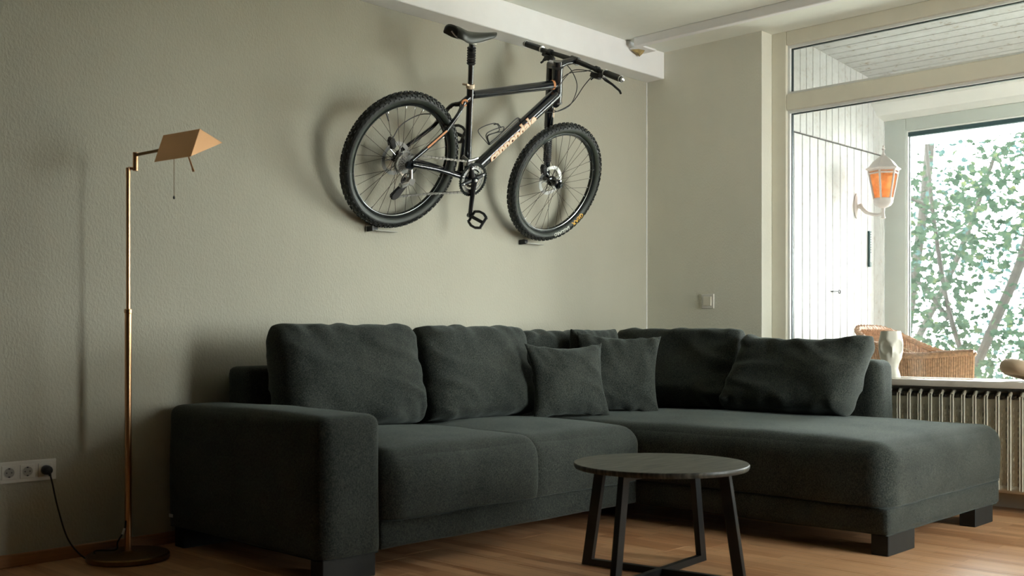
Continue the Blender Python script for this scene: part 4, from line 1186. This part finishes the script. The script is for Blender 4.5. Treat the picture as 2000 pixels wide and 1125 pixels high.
for i, (x, y) in enumerate(pp):
    dx, dy = (x-cxk), (y-cyk); L2 = math.hypot(dx, dy); rp.append(V3((x+dx/L2*.02, y+dy/L2*.02, toph(x, y)+.005)))
rim_.tube(rp, .019, 10)
for ph_ in (0, PI):
    rim_.tube([p+V3((0, .016*math.cos(i*1.1+ph_)*0+.014*math.cos(i*1.1+ph_), .018*math.sin(i*1.1+ph_))) for i, p in enumerate(rp)], .008, 6)
obj('rolled_rim', rim_, M_wick, wk)
obj('seat', B().bbox(XA+.02, XB-.02, YF-.01, YK-.03, .34, .39, .02, seg=2), M_wick2, wk)
for x, y in ((XA+.02, YF+.02), (XB-.02, YF+.24), (XA+.06, YK-.08), (XB-.06, YK-.08)):
    obj('leg', B().tube([(x, y, 0), (x, y, .8 if y < 2.6 else .38)], .018, 10), M_wick, wk)
obj('seat_pad', B().bbox(XA+.05, XB-.05, YF+.02, YK-.08, .39, .45, .025, seg=3), mat('cream_pad', (.6, .52, .40, 1), .9), wk)

# ------------------------------------------------------------------ outdoors
struct('ground', B().box(8, 160, -90, 110, -3.2, -3.0), M_ground, label='pale gravel ground outside')
LP = [(0, -.48), (.16, -.40), (.38, -.44), (.30, -.22), (.52, -.06), (.30, .02), (.36, .24), (.14, .18), (0, .52), (-.14, .18), (-.36, .24), (-.30, .02), (-.52, -.06), (-.30, -.22), (-.38, -.44), (-.16, -.40)]
def leaf_geo(b, p, nrm, sz, spin):
    n_ = nrm.normalized(); t = n_.orthogonal().normalized(); t = t*math.cos(spin)+n_.cross(t)*math.sin(spin); s_ = n_.cross(t)
    vs = [p+(t*x+s_*y-n_*.25*x*x)*sz for x, y in LP]+[p]
    b.add(vs, [(i, (i+1) % 16, 16) for i in range(16)])
def tree(name, label, base, trunk, nleaf, nindiv, region, m, seed):
    rnd = random.Random(seed)
    t = thing(name, base, label, 'tree', group=None)
    obj('trunk', B().tube(spline(trunk[0][0], 5), trunk[0][1], 10), M_bark, t)
    for pts, r in trunk[1:]:
        q = spline(pts, 4); obj('branch', B().tube(q, [r*(1-.6*i/len(q)) for i in range(len(q))], 7), M_bark, t)
    fol = B(); k_ = 0
    base_me = {}
    while k_ < nleaf:
        x = rnd.uniform(*region[0]); y = rnd.uniform(*region[1]); z = rnd.uniform(*region[2])
        dn = noise.noise(Vector((x*.9, y*1.1+seed, z*1.2)))+.35*noise.noise(Vector((x*3, y*3, z*3.5)))
        if dn < region[3]: continue
        nv_ = V3((rnd.gauss(-.5, .5), rnd.gauss(-.3, .5), rnd.gauss(.8, .5)))
        leaf_geo(fol, V3((x, y, z)), nv_, rnd.uniform(.045, .115), rnd.uniform(0, 6.28)); k_ += 1
    f_ = obj('foliage', fol, m, t, smooth=0); f_['kind'] = 'stuff'
    one = B(); leaf_geo(one, V3((0, 0, 0)), V3((0, 0, 1)), 1, 0)
    lme = None
    for i in range(nindiv):
        x = rnd.uniform(region[0][0], region[0][0]+.8); y = rnd.uniform(*region[1]); z = rnd.uniform(*region[2])
        if noise.noise(Vector((x*.9, y*1.1+seed, z*1.2))) < region[3]-.1: continue
        if lme is None:
            o = obj('leaf', one, m, t, local=True, smooth=0); lme = o.data
        else:
            o = bpy.data.objects.new('leaf', lme); C.objects.link(o); o.parent = t
        nv_ = V3((rnd.gauss(-.5, .5), rnd.gauss(-.3, .5), rnd.gauss(.8, .5)))
        s_ = rnd.uniform(.10, .16)
        o.matrix_local = Matrix.Translation(V3((x, y, z))-V3(base)) @ nv_.to_track_quat('Z', 'Y').to_matrix().to_4x4() @ Matrix.Rotation(rnd.uniform(0, 6.28), 4, 'Z') @ Matrix.Diagonal((s_, s_, s_, 1))
    return t
tree('maple_tree', 'leafy maple with mottled leaning trunk close outside the loggia window', (11.2, 4.35, -3.0),
    [([(11.2, 4.35, -3.0), (11.25, 4.30, -.2), (11.35, 4.25, .45), (11.4, 4.08, .95), (11.5, 3.75, 1.9), (11.6, 3.6, 3.2)], .05),
     ([(11.35, 4.25, .45), (11.5, 4.55, 1.2), (11.6, 4.75, 2.2), (11.6, 4.85, 3.2), (11.5, 4.9, 4.4)], .032),
     ([(11.5, 4.55, 1.1), (11.6, 4.9, 1.5), (11.7, 5.4, 1.9)], .03), ([(11.6, 4.75, 2.3), (11.5, 5.1, 2.5), (11.4, 5.4, 2.45)], .03)],
    7500, 290, ((10.2, 12.8), (2.6, 6.4), (-1.2, 3.4), -.10), M_leaf, 3)
tree('broadleaf_tree', 'blue green tree growing behind the maple outside the window', (15.2, 6.8, -3.0),
    [([(15.2, 6.8, -3.0), (15.3, 6.7, .5), (15.1, 6.3, 3.0), (15.2, 6.2, 5.0)], .07),
     ([(15.3, 6.7, .5), (15.2, 5.9, 2.0), (15.0, 5.3, 3.4)], .06)],
    9500, 100, ((14.0, 17.0), (3.0, 9.5), (-2.4, 4.8), .0), M_leaf2, 8)
